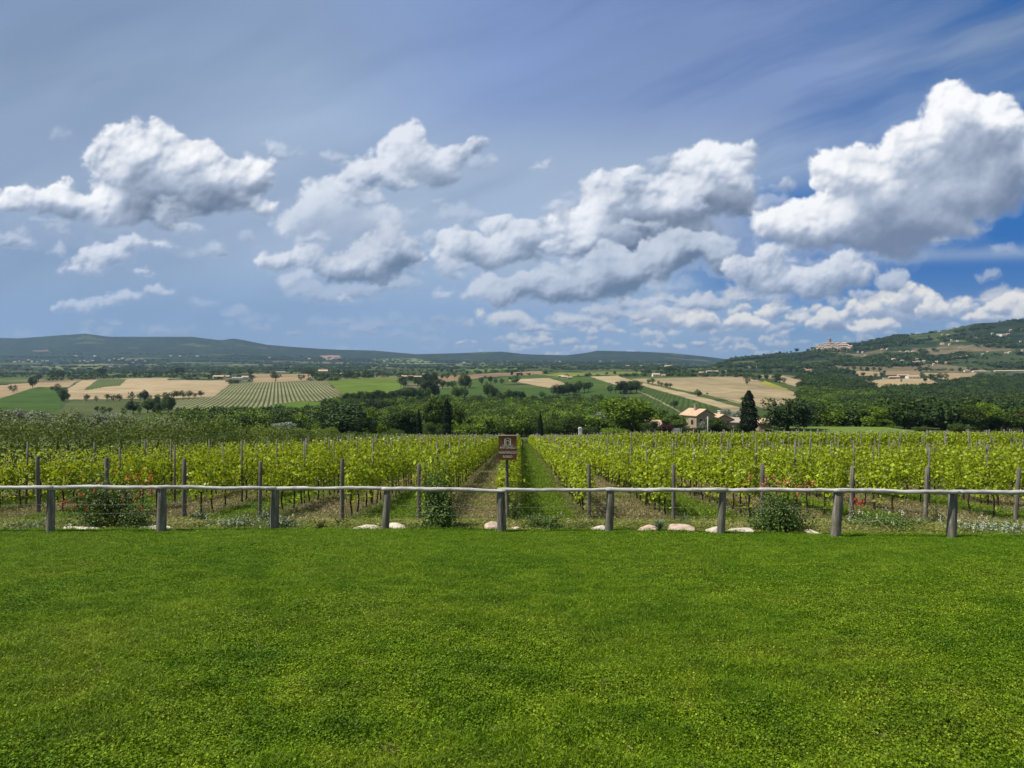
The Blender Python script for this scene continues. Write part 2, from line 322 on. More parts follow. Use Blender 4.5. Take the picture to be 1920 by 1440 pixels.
# ---------------------------------------------------------------- materials
def nodes(name):
    m = D.materials.new(name); m.use_nodes = True; nt = m.node_tree; nt.nodes.clear()
    out = nt.nodes.new('ShaderNodeOutputMaterial'); return m, nt, out
class NB:
    def __init__(s, nt): s.nt = nt; s.N = nt.nodes; s.L = nt.links
    def put(s, sock, v):
        if isinstance(v, (int, float)): sock.default_value = v
        elif isinstance(v, tuple): sock.default_value = v if len(v) != 3 or sock.type != 'RGBA' else (*v, 1)
        elif v is not None: s.L.new(v, sock)
    def m(s, op, a, b=None, c=None, clamp=False):
        n = s.N.new('ShaderNodeMath'); n.operation = op; n.use_clamp = clamp
        for i, v in enumerate((a, b, c)): s.put(n.inputs[i], v)
        return n.outputs[0]
    def mix(s, f, a, b, bl='MIX'):
        n = s.N.new('ShaderNodeMix'); n.data_type = 'RGBA'; n.blend_type = bl
        s.put(n.inputs[0], f); s.put(n.inputs[6], a); s.put(n.inputs[7], b); return n.outputs[2]
    def attr(s, name, kind='GEOMETRY'):
        n = s.N.new('ShaderNodeAttribute'); n.attribute_name = name; n.attribute_type = kind; return n
    def pos(s): return s.N.new('ShaderNodeNewGeometry').outputs['Position']
    def noise(s, sc, det=3, vec=None, rough=.5, scale3=None):
        n = s.N.new('ShaderNodeTexNoise'); n.inputs['Scale'].default_value = sc; n.inputs['Detail'].default_value = det; n.inputs['Roughness'].default_value = rough
        v = vec if vec is not None else s.pos()
        if scale3:
            q = s.N.new('ShaderNodeVectorMath'); q.operation = 'MULTIPLY'; s.L.new(v, q.inputs[0]); q.inputs[1].default_value = scale3; v = q.outputs[0]
        s.L.new(v, n.inputs['Vector']); return n.outputs['Fac']
    def ramp(s, f, stops):
        n = s.N.new('ShaderNodeValToRGB'); s.L.new(f, n.inputs[0]); e = n.color_ramp.elements
        while len(e) < len(stops): e.new(.5)
        for i, (p, c) in enumerate(stops): e[i].position = p; e[i].color = (*c, 1) if len(c) == 3 else c
        return n.outputs[0]
    def rng(s, f, a, b, c=0, d=1):
        n = s.N.new('ShaderNodeMapRange'); s.L.new(f, n.inputs[0])
        for i, v in enumerate((a, b, c, d)): n.inputs[i+1].default_value = v
        return n.outputs[0]
    def bsdf(s, col, rough=.8, spec=.3, bump=None, bs=.3, bd=.02):
        n = s.N.new('ShaderNodeBsdfPrincipled'); s.put(n.inputs['Base Color'], col); s.put(n.inputs['Roughness'], rough); n.inputs['Specular IOR Level'].default_value = spec
        if bump is not None:
            b = s.N.new('ShaderNodeBump'); b.inputs['Strength'].default_value = bs; b.inputs['Distance'].default_value = bd; s.L.new(bump, b.inputs['Height']); s.L.new(b.outputs[0], n.inputs['Normal'])
        return n.outputs[0]

def leaf_mat(name, dark, light, trans=.35, rough=.5, spec=.25, tint=.25, wscale=0, wcol=None):
    """leaf colour varies per leaf ('var') and per plant; light passes through the leaves"""
    m, nt, out = nodes(name); b = NB(nt)
    var = b.attr('var').outputs['Fac']
    oi = nt.nodes.new('ShaderNodeObjectInfo')
    col = b.ramp(var, [(0, dark), (.75, light), (1, tuple(min(1, c*1.35+.01) for c in light))])
    h = b.rng(oi.outputs['Random'], 0, 1, 1-tint, 1+tint)
    mu = nt.nodes.new('ShaderNodeVectorMath'); mu.operation = 'SCALE'; nt.links.new(col, mu.inputs[0]); nt.links.new(h, mu.inputs['Scale']); col = mu.outputs[0]
    if wcol: col = b.mix(b.rng(b.noise(wscale, 3), .42, .68), col, wcol)
    pr = b.bsdf(col, rough, spec)
    tr = nt.nodes.new('ShaderNodeBsdfTranslucent')
    tc = b.mix(.5, col, (light[0]*1.5, light[1]*1.35, light[2]*.6)); nt.links.new(tc, tr.inputs[0])
    mx = nt.nodes.new('ShaderNodeMixShader'); mx.inputs[0].default_value = trans
    nt.links.new(pr, mx.inputs[1]); nt.links.new(tr.outputs[0], mx.inputs[2]); nt.links.new(mx.outputs[0], out.inputs[0]); return m
def plain(name, col, rough=.8, spec=.3, noise=None, amt=.3, bs=0, col2=None):
    m, nt, out = nodes(name); b = NB(nt); c = col
    if noise:
        tc = nt.nodes.new('ShaderNodeTexCoord'); n = b.noise(noise, 5, tc.outputs['Object'], .6)
        c = b.mix(b.rng(n, .3, .7), tuple(x*(1-amt) for x in col), col2 or tuple(min(1, x*(1+amt)) for x in col))
        nt.links.new(b.bsdf(c, rough, spec, n if bs else None, bs), out.inputs[0])
    else: nt.links.new(b.bsdf(c, rough, spec), out.inputs[0])
    return m
def wood_mat(name, a, b_, c_, long=(30, 30, 2.2)):
    m, nt, out = nodes(name); b = NB(nt); tc = nt.nodes.new('ShaderNodeTexCoord'); oi = nt.nodes.new('ShaderNodeObjectInfo')
    ad = nt.nodes.new('ShaderNodeVectorMath'); ad.operation = 'ADD'; nt.links.new(tc.outputs['Object'], ad.inputs[0]); nt.links.new(oi.outputs['Random'], ad.inputs[1])
    g = b.noise(1, 5, ad.outputs[0], .65, long); n2 = b.noise(5, 3, ad.outputs[0])
    col = b.ramp(g, [(.3, a), (.52, b_), (.7, c_)]); col = b.mix(b.rng(n2, .5, .75), col, tuple(x*.62 for x in b_))
    nt.links.new(b.bsdf(col, .85, .2, g, .6, .01), out.inputs[0]); return m
MAT = dict(
    vine=leaf_mat('vine_leaf', (.095, .155, .005), (.345, .425, .016), .42, .42, .3, .16),
    vine_low=leaf_mat('vine_leaf_low', (.06, .115, .01), (.16, .26, .02), .4, .42, .35, .16),
    oak=leaf_mat('oak_leaf', (.026, .055, .009), (.07, .12, .016), .2, .6, .2, .3),
    dark=leaf_mat('dark_leaf', (.018, .042, .012), (.05, .088, .02), .15, .6, .2, .3),
    fresh=leaf_mat('fresh_leaf', (.06, .12, .01), (.18, .27, .02), .3, .6, .2, .25),
    mid=leaf_mat('mid_leaf', (.032, .068, .01), (.095, .15, .02), .25, .6, .2, .3),
    olive=leaf_mat('olive_leaf', (.11, .135, .095), (.3, .34, .25), .15, .5, .3, .2),
    cypress=leaf_mat('cypress_leaf', (.008, .018, .007), (.022, .038, .012), .08, .7, .15, .2),
    plum=leaf_mat('plum_leaf', (.025, .012, .012), (.07, .03, .028), .15, .6, .2, .2),
    hedge=leaf_mat('bramble_leaf', (.024, .05, .008), (.1, .155, .015), .25, .55, .25, .2, .12, (.17, .21, .02)),
    bush=leaf_mat('bush_leaf', (.026, .062, .012), (.11, .185, .03), .2, .5, .3, .15),
    silver=leaf_mat('silver_leaf', (.06, .1, .04), (.2, .26, .14), .15, .5, .3, .15),
    weed=leaf_mat('weed_leaf', (.05, .08, .015), (.16, .2, .05), .3, .5, .3, .15),
    iris=leaf_mat('blade_leaf', (.06, .09, .05), (.16, .2, .12), .2, .4, .4, .15),
    red=leaf_mat('red_petal', (.3, .02, .02), (.6, .05, .05), .3, .5, .2, .2),
    coral=leaf_mat('coral_petal', (.55, .1, .08), (.8, .25, .2), .3, .5, .2, .2),
    pink=leaf_mat('pink_petal', (.5, .2, .18), (.75, .42, .36), .3, .5, .2, .2),
    white=leaf_mat('white_petal', (.6, .6, .55), (.85, .85, .8), .3, .5, .2, .1),
    bark=plain('bark', (.075, .055, .038), .9, .1, 14, .4),
    vbark=plain('vine_bark', (.045, .035, .026), .95, .1, 30, .4),
    post=wood_mat('weathered_post', (.07, .064, .05), (.19, .175, .14), (.34, .31, .26)),
    rail=wood_mat('bleached_rail', (.22, .21, .195), (.5, .48, .45), (.72, .7, .67), (2.5, 40, 40)),
    stake=wood_mat('vine_post', (.06, .054, .045), (.15, .138, .115), (.26, .24, .21)),
    metal=plain('grey_steel', (.15, .15, .145), .7, .3, 6, .2),
    wire=plain('wire', (.2, .2, .19), .7, .3),
    rock=plain('pale_limestone', (.52, .46, .36), .9, .2, 7, .25, .6, (.74, .68, .56)),
    pinkrock=plain('pink_limestone', (.45, .32, .25), .9, .2, 7, .25, .5, (.66, .52, .42)),
    concrete=plain('concrete', (.42, .42, .4), .9, .2, 8, .15),
    stucco=plain('ochre_stone_wall', (.36, .29, .2), .9, .1, 1.2, .22),
    pale=plain('pale_plaster', (.62, .56, .46), .9, .1, .8, .15),
    whitew=plain('white_plaster', (.75, .73, .68), .9, .1, .8, .1),
    pinkw=plain('pink_plaster', (.46, .33, .25), .9, .1, .8, .12),
    redw=plain('brick_red_wall', (.38, .1, .08), .9, .1, .8, .15),
    rroof=plain('terracotta_roof', (.46, .29, .18), .9, .1, 2.5, .25, 0, (.66, .5, .34)),
    groof=plain('grey_brown_roof', (.36, .3, .25), .9, .1, 2.5, .2),
    glass=plain('window_dark', (.03, .035, .04), .2, .5),
    dirt=plain('tan_soil', (.3, .24, .15), .95, .1, 1.5, .2),
)

# ---------------------------------------------------------------- foliage and trees
def leaves(c, nrm, size, rs, fold=0., aspect=1.35, tilt=.8):
    """one folded quad per leaf at points c, facing about nrm"""
    n = len(c); r = rs.normal(size=(n, 3)); nn = nrm+r*tilt; nn /= np.linalg.norm(nn, axis=1)[:, None]+1e-9
    a = np.cross(nn, rs.normal(size=(n, 3))); a /= np.linalg.norm(a, axis=1)[:, None]+1e-9; b = np.cross(nn, a)
    s = np.asarray(size)*rs.uniform(.65, 1.3, n) if np.ndim(size) == 0 else size; s = s[:, None]*.5
    v = np.stack([c-a*s*aspect, c-b*s+nn*s*fold, c+a*s*aspect, c+b*s+nn*s*fold], 1).reshape(-1, 3)
    q = np.arange(4*n).reshape(n, 4); var = np.repeat(rs.rand(n), 4)
    return v, q, var
def crown_points(kind, n, rs):
    """points and outward normals in a crown of height 1 (base of tree at 0)"""
    if kind in ('round', 'wide', 'olive', 'bush', 'tall', 'pine'):
        P = dict(round=(26, .60, .36, .34), wide=(32, .54, .46, .40), olive=(24, .60, .42, .32), bush=(22, .48, .52, .44), tall=(30, .57, .20, .40), pine=(24, .76, .40, .17))[kind]
        k, zc, rx, rz = P; k = int(k*1.35)
        d = rs.normal(size=(k, 3)); d /= np.linalg.norm(d, axis=1)[:, None]; rr = rs.uniform(.45, .92, k)**.8
        cl = d*rr[:, None]*np.array([rx, rx, rz])+np.array([0, 0, zc]); cl[:, 0] += .05*rs.normal(size=k)
        cr = rs.uniform(.09, .19, k)*(.8 if kind in ('tall', 'pine') else 1.05)*(1.2 if kind == 'bush' else 1)
        i = rs.choice(k, n, p=cr**2/(cr**2).sum()); u = rs.normal(size=(n, 3)); u /= np.linalg.norm(u, axis=1)[:, None]
        rad = cr[i]*rs.uniform(.35, 1.08, n)**.6
        p = cl[i]+u*rad[:, None]*np.array([1, 1, .8]); p[:, 2] = np.maximum(p[:, 2], .03)
        return p, u*.7+np.array([0, 0, .5])
    if kind == 'cypress':
        z = rs.rand(n); w = .13*np.sin(pi*np.clip(z*.9+.06, 0, 1)**.62)**.75*(1+.14*np.sin(z*37)+.1*rs.normal(size=n)); an = rs.uniform(0, 2*pi, n)
        w = w*rs.uniform(.6, 1.03, n)**.4*(1+.12*np.sin(an*3+z*9)); p = np.stack([w*np.cos(an), w*np.sin(an), z*.98+.02], 1)
        return p, np.stack([np.cos(an), np.sin(an), np.full(n, .5)], 1)
CACHE = {}
def tree_meshes(kind, mat, n, size, seed, aspect=1.3):
    key = (kind, mat, n, seed, size)
    if key in CACHE: return CACHE[key]
    rs = np.random.RandomState(seed); rnd = random.Random(seed)
    p, u = crown_points(kind, n, rs); v, q, var = leaves(p, u, size, rs, .25, aspect)
    crown = mesh_np('crown', v, q, MAT[mat], attrs={'var': var})
    m = MB(); top = .72 if kind != 'pine' else .78
    if kind == 'bush': top = .4
    bend = rnd.uniform(-.03, .03); r0 = .022 if kind in ('tall', 'cypress') else .03
    pts = [(bend*sin(t*3), bend*sin(t*2+1)-bend*.84, t*top) for t in (0, .15, .35, .6, .8, 1)]
    m.tube(pts, [r0*1.5, r0, r0*.85, r0*.6, r0*.4, r0*.15], 7)
    if kind != 'cypress':
        for k in range(7):
            t = rnd.uniform(.3, .85)*top; an = rnd.uniform(0, 6.28); ln = rnd.uniform(.14, .3)*(.55 if kind == 'tall' else 1)
            m.tube([(0, 0, t), (cos(an)*ln*.5, sin(an)*ln*.5, t+ln*.38), (cos(an)*ln, sin(an)*ln, t+ln*.9)], [r0*.5, r0*.33, r0*.1], 5)
    trunk = m.mesh('trunk', MAT['bark'], True)
    CACHE[key] = (crown, trunk); return CACHE[key]
def joined(name, meshes):
    """one mesh out of several (for the instanced masses)"""
    vs, fs, mats, mi, var, n = [], {}, [], {}, [], 0
    for me in meshes:
        k = len(me.vertices); co = np.empty(k*3, np.float32); me.vertices.foreach_get('co', co); vs.append(co.reshape(-1, 3))
        a = me.attributes.get('var'); w = np.full(k, .5, np.float32)
        if a: a.data.foreach_get('value', w)
        var.append(w)
        ix = len(mats); mats.append(me.materials[0])
        lt = np.empty(len(me.polygons), np.int32); me.polygons.foreach_get('loop_total', lt)
        vi = np.empty(len(me.loops), np.int32); me.loops.foreach_get('vertex_index', vi); ls = np.empty(len(me.polygons), np.int32); me.polygons.foreach_get('loop_start', ls)
        for c in np.unique(lt):
            s = ls[lt == c]; arr = vi[s[:, None]+np.arange(c)]+n
            fs.setdefault(c, []).append(arr); mi.setdefault(c, []).append(np.full(len(arr), ix, np.int32))
        n += k
    return mesh_np(name, np.concatenate(vs), [np.concatenate(fs[c]) for c in fs], mats, attrs={'var': np.concatenate(var)}, mi=np.concatenate([np.concatenate(mi[c]) for c in fs]))
_gn = {}
def scatter(name, pts, protos, scl, rot, idx, label, cat, rotx=None, sclz=None):
    """a mass nobody could count: one object that instances the proto meshes on its points"""
    me = D.meshes.new(name); pts = np.asarray(pts, np.float32); me.vertices.add(len(pts)); me.vertices.foreach_set('co', pts.ravel())
    n = len(pts); s3 = np.stack([scl, scl, scl if sclz is None else sclz], 1).astype(np.float32)
    r3 = np.stack([np.zeros(n) if rotx is None else rotx, np.zeros(n), rot], 1).astype(np.float32)
    me.attributes.new('scl', 'FLOAT_VECTOR', 'POINT').data.foreach_set('vector', s3.ravel())
    me.attributes.new('rot', 'FLOAT_VECTOR', 'POINT').data.foreach_set('vector', r3.ravel())
    me.attributes.new('idx', 'INT', 'POINT').data.foreach_set('value', np.asarray(idx, np.int32))
    key = tuple(id(p) for p in protos)
    if key not in _gn:
        c = D.collections.new('source'); 
        for k, p in enumerate(protos): c.objects.link(D.objects.new('source_%02d' % k, p))
        g = D.node_groups.new('scatter', 'GeometryNodeTree'); g.interface.new_socket('Geometry', in_out='INPUT', socket_type='NodeSocketGeometry'); g.interface.new_socket('Geometry', in_out='OUTPUT', socket_type='NodeSocketGeometry')
        N = g.nodes; gi = N.new('NodeGroupInput'); go = N.new('NodeGroupOutput'); io = N.new('GeometryNodeInstanceOnPoints'); ci = N.new('GeometryNodeCollectionInfo')
        ci.inputs['Collection'].default_value = c; ci.inputs['Separate Children'].default_value = True; ci.inputs['Reset Children'].default_value = True
        io.inputs['Pick Instance'].default_value = True
        g.links.new(gi.outputs[0], io.inputs['Points']); g.links.new(ci.outputs[0], io.inputs['Instance'])
        for nm, ty, sk in (('scl', 'FLOAT_VECTOR', 'Scale'), ('rot', 'FLOAT_VECTOR', 'Rotation'), ('idx', 'INT', 'Instance Index')):
            a = N.new('GeometryNodeInputNamedAttribute'); a.data_type = ty; a.inputs[0].default_value = nm
            g.links.new([o for o in a.outputs if o.enabled][0], io.inputs[sk])
        g.links.new(io.outputs[0], go.inputs[0]); _gn[key] = g
    o = obj(name, me); mod = o.modifiers.new('scatter', 'NODES'); mod.node_group = _gn[key]
    return tag(o, label, cat, kind='stuff')

# ---------------------------------------------------------------- terrain
def s01(x, a, b):
    t = np.clip((x-a)/(b-a), 0, 1); return t*t*(3-2*t)
TPX = [-700, 0, 250, 450, 650, 850, 960, 1100, 1250, 1400, 1550, 1750, 1920, 2620]
TAB = {180: [833]*14,
       230: [812, 813, 815, 818, 822, 824, 822, 816, 808, 807, 805, 806, 808, 808],
       300: [796, 797, 801, 805, 808, 809, 806, 802, 798, 794, 795, 799, 802, 804],
       400: [779, 780, 783, 785, 787, 786, 785, 782, 779, 777, 780, 785, 788, 790],
       550: [762, 763, 766, 768, 765, 765, 764, 762, 758, 757, 762, 771, 773, 775],
       750: [744, 745, 748, 748, 742, 743, 743, 742, 734, 735, 745, 755, 758, 760],
       1000: [725, 727, 726, 724, 720, 722, 721, 718, 716, 717, 727, 736, 739, 742],
       1400: [712, 713, 712, 711, 707, 708, 708, 705, 704, 706, 711, 714, 718, 720],
       2000: [702, 702, 702, 701, 699, 699, 698, 697, 696, 694, 690, 691, 693, 692],
       3000: [694, 694, 694, 694, 692, 691, 690, 690, 690, 0, 0, 0, 0, 0],
       4500: [680, 681, 682, 682, 684, 684, 683, 682, 683, 690, 690, 690, 690, 690],
       6200: [662, 664, 662, 664, 672, 677, 677, 678, 676, 685, 688, 688, 688, 688],
       7500: [0]*14, 9500: [700]*14}
SKL = [(-700, 640), (-300, 628), (-60, 636), (0, 633), (35, 634), (100, 629), (160, 625), (205, 631), (290, 631), (360, 631), (400, 636), (415, 638), (437, 634), (460, 638), (500, 646), (560, 651), (620, 655), (700, 657), (780, 664), (860, 662), (900, 660), (940, 659), (985, 664), (1060, 666), (1095, 662), (1122, 657), (1150, 658), (1200, 659), (1260, 662), (1320, 668), (1360, 673), (1500, 676), (2620, 676)]
SKR = [(1250, 693), (1330, 685), (1370, 674), (1420, 669), (1480, 663), (1518, 657), (1535, 650), (1560, 646), (1600, 646), (1625, 643), (1650, 636), (1680, 630), (1720, 628), (1760, 622), (1800, 613), (1830, 606), (1870, 604), (1920, 600), (2100, 592), (2300, 600), (2620, 620)]
FPX = np.arange(-720, 2641, 10.); LD = np.log(np.array(sorted(TAB)))
FLD = np.linspace(LD[0], LD[-1], 500); grid = []
skl = np.interp(FPX, *zip(*SKL)); skr = np.interp(FPX, *zip(*SKR))
_rows = []
for d in sorted(TAB):
    r = np.interp(FPX, TPX, TAB[d])
    if d == 7500: r = skl
    if d == 3000:
        w = s01(FPX, 1250, 1400); r = np.where(FPX > 1250, (1-w)*690+w*skr, r)
    if d == 4500:
        w = s01(FPX, 1250, 1400); r = r*(1-w)+w*np.maximum(skr+26, 684)
    _rows.append(r)
_rows = np.array(_rows)
G = np.array([np.interp(FLD, LD, _rows[:, i]) for i in range(len(FPX))])
def _sm(a, s):
    k = int(3*s); w = np.exp(-.5*(np.arange(-k, k+1)/s)**2); w /= w.sum(); p = np.pad(a, ((0, 0), (k, k)), 'edge')
    return sum(w[i]*p[:, i:i+a.shape[1]] for i in range(2*k+1))
G0 = G; G = _sm(G, 9)
_ir = np.argmin(abs(FLD-math.log(7500))); _i3 = np.argmin(abs(FLD-math.log(3000)))
_w = np.exp(-((np.arange(500)-_ir)/9.)**2); G = G*(1-_w)+G0*_w
_w = np.exp(-((np.arange(500)-_i3)/9.)**2)[None]*(FPX > 1340)[:, None]; G = G*(1-_w)+G0*_w
def far_py(px, d):
    fx = np.clip((px-FPX[0])/10, 0, len(FPX)-1.001); fy = np.clip((np.log(np.maximum(d, 1))-FLD[0])/(FLD[1]-FLD[0]), 0, 498.99)
    i = fx.astype(int); j = fy.astype(int); a = fx-i; b = fy-j
    return (G[i, j]*(1-a)+G[i+1, j]*a)*(1-b)+(G[i, j+1]*(1-a)+G[i+1, j+1]*a)*b
def near_z(x, y):
    lawn = -.105*y
    vy = -.955-.085*y
    r = s01(x/np.maximum(y, 1), .06, .2)                       # on the right the vineyard dips and rises again beyond a cross track
    vy = vy-.6*s01(y, 90, 175)+r*(-.75*np.exp(-((y-60)/13)**2)+.55*s01(y, 66, 80)*(1-1.*s01(y, 84, 125)))
    t = s01(y, 13.6, 20.6)
    return lawn*(1-t)+vy*t
def gz(x, y):
    x = np.asarray(x, float); y = np.asarray(y, float); px = CX+x/np.maximum(y, 1)*F
    fz = EYE-(far_py(px, y)-HY)/F*y
    t = s01(y, 172, 200); return near_z(x, y)*(1-t)+fz*t
def inpoly(px, py, poly):
    c = np.zeros(px.shape, bool); n = len(poly)
    for i in range(n):
        x0, y0 = poly[i]; x1, y1 = poly[i-1]
        if y0 == y1: continue
        c ^= ((y0 > py) != (y1 > py)) & (px < (x1-x0)*(py-y0)/(y1-y0)+x0)
    return c
_ds = np.exp(np.linspace(math.log(182), math.log(7400), 3000))
def dist_of(px, py):
    """distance at which the ground of column px shows at row py (nearest)"""
    r = far_py(np.full(_ds.shape, float(px)), _ds); k = np.argmax(r <= py)
    return float(_ds[k]) if r.min() <= py else float(_ds[np.argmin(r)])
TAN = (.30, .225, .125); PTAN = (.35, .275, .16); GRN = (.05, .085, .016); BGRN = (.105, .155, .022); GG = (.105, .11, .05); BRN = (.23, .165, .085); DIRT = (.36, .29, .17)
FIELDS = [
 ([(0, 722), (52, 718), (146, 714), (128, 726), (70, 726), (52, 730), (0, 747), (-300, 760), (-300, 722)], TAN, 0),
 ([(-400, 752), (0, 747), (52, 730), (99, 726), (115, 747), (112, 772), (-400, 780)], (.055, .1, .016), 0),
 ([(125, 730), (154, 713), (185, 711), (242, 709), (315, 708), (315, 713), (427, 713), (430, 721), (401, 744), (312, 747), (130, 749)], PTAN, 0),
 ([(156, 731), (185, 711), (240, 710), (224, 723)], (.12, .14, .05), 1),
 ([(112, 772), (130, 751), (312, 748), (401, 746), (331, 751), (323, 780), (200, 790)], (.085, .105, .035), 0),
 ([(430, 722), (480, 717), (613, 715), (643, 752), (558, 752), (519, 757), (480, 768), (323, 782), (331, 750), (401, 745)], (.24, .22, .12), 1),
 ([(480, 769), (519, 758), (558, 753), (626, 754), (622, 778), (560, 784), (480, 784)], (.075, .13, .015), 0),
 ([(616, 716), (640, 712), (701, 708), (743, 708), (761, 726), (730, 736), (660, 748), (648, 745)], BGRN, 0),
 ([(470, 701), (584, 701), (581, 714), (476, 717)], TAN, 0),
 ([(816, 706), (980, 697), (1020, 696), (1017, 702), (900, 708), (880, 712), (820, 716)], BRN, 0),
 ([(870, 691), (970, 687), (970, 696), (886, 698)], (.11, .17, .035), 0),
 ([(951, 712), (1030, 709), (1060, 718), (1048, 726), (1030, 727), (960, 715)], PTAN, 0),
 ([(960, 708), (1048, 699), (1205, 697), (1200, 701), (1090, 704), (1020, 709)], (.17, .2, .035), 0),
 ([(1205, 736), (1283, 778), (1262, 795), (1215, 785), (1195, 760)], (.06, .09, .02), 1),
 ([(1200, 722), (1345, 763), (1330, 782), (1285, 777), (1203, 735), (1180, 728)], (.065, .095, .024), 1),
 ([(1106, 706), (1158, 704), (1184, 713), (1290, 738), (1387, 764), (1387, 780), (1345, 763), (1205, 723), (1152, 721)], DIRT, 0),
 ([(1184, 710), (1390, 707), (1420, 713), (1490, 735), (1495, 748), (1440, 770), (1421, 762), (1325, 740), (1260, 727)], (.33, .265, .15), 2),
 ([(1433, 714), (1478, 729), (1470, 731), (1425, 719)], (.3, .29, .05), 0),
 ([(1464, 704), (1480, 707), (1511, 717), (1496, 727), (1455, 713)], PTAN, 0),
 ([(1428, 703), (1449, 703), (1446, 709), (1430, 709)], TAN, 0),
 ([(1485, 685), (1542, 686), (1530, 692), (1519, 698), (1500, 694)], TAN, 0),
 ([(1623, 717), (1641, 712), (1740, 709), (1758, 718), (1700, 724), (1652, 729)], (.34, .26, .14), 0),
 ([(1730, 699), (1831, 699), (1826, 709), (1782, 713), (1740, 706)], TAN, 0),
 ([(1660, 695), (1727, 696), (1725, 704), (1662, 703)], BRN, 0),
 ([(1600, 695), (1655, 697), (1650, 705), (1607, 704)], TAN, 0),
 ([(820, 716), (880, 712), (1017, 703), (1060, 707), (1106, 707), (1150, 722), (1090, 728), (1048, 728), (1060, 718), (1030, 709), (951, 711), (940, 730), (830, 726)], (.06, .1, .02), 0),
 ([(780, 728), (1150, 728), (1180, 750), (1080, 752), (900, 752), (800, 745)], (.05, .09, .018), 0),
 ([(1500, 728), (1560, 720), (1640, 728), (1700, 745), (1560, 752)], (.03, .05, .014), 0),
 ([(600, 667), (636, 666), (640, 672), (612, 675)], (.27, .2, .14), 0),
 ([(830, 683), (900, 679), (990, 681), (880, 688)], (.13, .16, .06), 0),
 ([(690, 673), (780, 672), (830, 682), (740, 683)], (.15, .19, .06), 0),
 ([(80, 690), (150, 684), (210, 681), (180, 692), (110, 694)], (.17, .19, .06), 0),
 ([(60, 657), (90, 655), (92, 659), (64, 660)], (.16, .12, .09), 0),
]
def make_terrain():
    pxs = np.arange(-700, 2621, 2.4); ds = np.concatenate([np.exp(np.linspace(math.log(178), math.log(9400), 470))])
    PX, DD = np.meshgrid(pxs, ds); PY = far_py(PX, DD); X = (PX-CX)/F*DD
    Z = gz(X, DD)
    wob = fbm2(X/55, DD/55, 5, 4)-.5; amp = np.clip((DD-200)/2500, 0, 1)*5*np.clip((8000-DD)/2500, .15, 1)
    Z = Z+wob*amp
    su = np.zeros(PX.shape, np.float32)
    n1 = fbm2(X/330, DD/330, 61, 4); n2 = fbm2(X/60, DD/60, 62, 4); n3 = fbm2(X/14, DD/14, 63, 3)
    col = np.zeros(PX.shape+(3,), np.float32)
    # patchwork of meadow, grove and plough on the far ground
    cx = (X/420).astype(np.float32)+.5*(n1-.5); cy = (DD/260).astype(np.float32)+.8*(n2-.5)*.2
    pal = np.array([(.06, .085, .024), (.08, .105, .03), (.05, .075, .022), (.11, .125, .05), (.07, .1, .03), (.095, .13, .03), (.17, .145, .08), (.055, .08, .025)])
    tab = np.random.RandomState(8).randint(0, len(pal), (64, 64)); off = np.random.RandomState(9).rand(64)
    row = np.floor(cy).astype(int); cc = np.floor(cx+off[row & 63]).astype(int)
    col[:] = pal[tab[cc & 63, row & 63]]
    wood = np.array((.022, .04, .013))  # forest tone kept dark: cloud shadow on the far hills put into the colour
    hill = s01(DD, 4200, 6000)*s01(PY, 690, 672)*.6
    hr = (PX > 1340)*s01(DD, 2050, 2500)*(DD < 4000)
    wf = np.clip(s01(n1+.35*n2+hill*.55+hr*.12, .72, .8), 0, 1)[..., None]
    col = col*(1-wf)+wood*wf
    col = col*(1+(hill*1.2*(n2-.5)+hr*.8*(n2-.5))[..., None]*1.3)
    mask = np.zeros(PX.shape, np.float32)
    jx = PX+3*(n2-.5); jy = PY+1.2*(n2-.5)
    for poly, c, st in FIELDS:
        a = inpoly(jx, jy, poly); col[a] = c; mask[a] = st
        if st == 1: kk = (np.mean([q_[0] for q_ in poly])-CX)/F+.03; su[a] = (X-kk*DD)[a]
    pth = lambda pts, w: [(x, y-w) for x, y in pts]+[(x, y+w) for x, y in pts[::-1]]
    for pts, w in (([(1200, 734), (1240, 753), (1285, 778)], 1.1), ([(935, 752), (960, 757), (985, 763)], 1.3), ([(1184, 711), (1260, 726), (1325, 740), (1390, 757)], .5)):
        col[inpoly(PX, PY, pth(pts, w))] = DIRT
    lowl = (DD < 480)[..., None]*(mask == 0)[..., None]
    col = col*(1-.25*lowl)+np.array((.03, .055, .014))*.25*lowl
    col *= (.8+.4*n2+.45*(n3-.5)+.45*(n1-.5))[..., None]
    H, W = PX.shape; idx = np.arange(H*W).reshape(H, W)
    q = np.stack([idx[:-1, :-1], idx[:-1, 1:], idx[1:, 1:], idx[1:, :-1]], -1).reshape(-1, 4)
    m, nt, out = nodes('farmland'); b = NB(nt); c = b.attr('col').outputs['Color']; st = b.attr('stripe').outputs['Fac']
    sx = nt.nodes.new('ShaderNodeSeparateXYZ'); nt.links.new(b.pos(), sx.inputs[0])
    sn = b.m('SINE', b.m('MULTIPLY', b.attr('su').outputs['Fac'], 2*pi/4.2))
    one = b.m('SUBTRACT', 1, b.m('MINIMUM', b.m('ABSOLUTE', b.m('SUBTRACT', st, 1)), 1))
    c2 = b.mix(b.m('MULTIPLY', b.rng(sn, -.2, .5), b.m('MULTIPLY', one, .95)), c, (.035, .07, .012))
    two = b.m('MAXIMUM', b.m('SUBTRACT', st, 1), 0)
    nz = b.noise(.035, 4, None, .65, (1, .55, 1)); c2 = b.mix(b.m('MULTIPLY', b.rng(nz, .52, .66), b.m('MULTIPLY', two, .6)), c2, (.15, .13, .06))
    fine = b.noise(.5, 3); c2 = b.mix(b.rng(fine, .35, .65, 0, .5), c2, (0.6, .6, .6), 'MULTIPLY')
    nt.links.new(b.bsdf(c2, .95, .05), out.inputs[0])
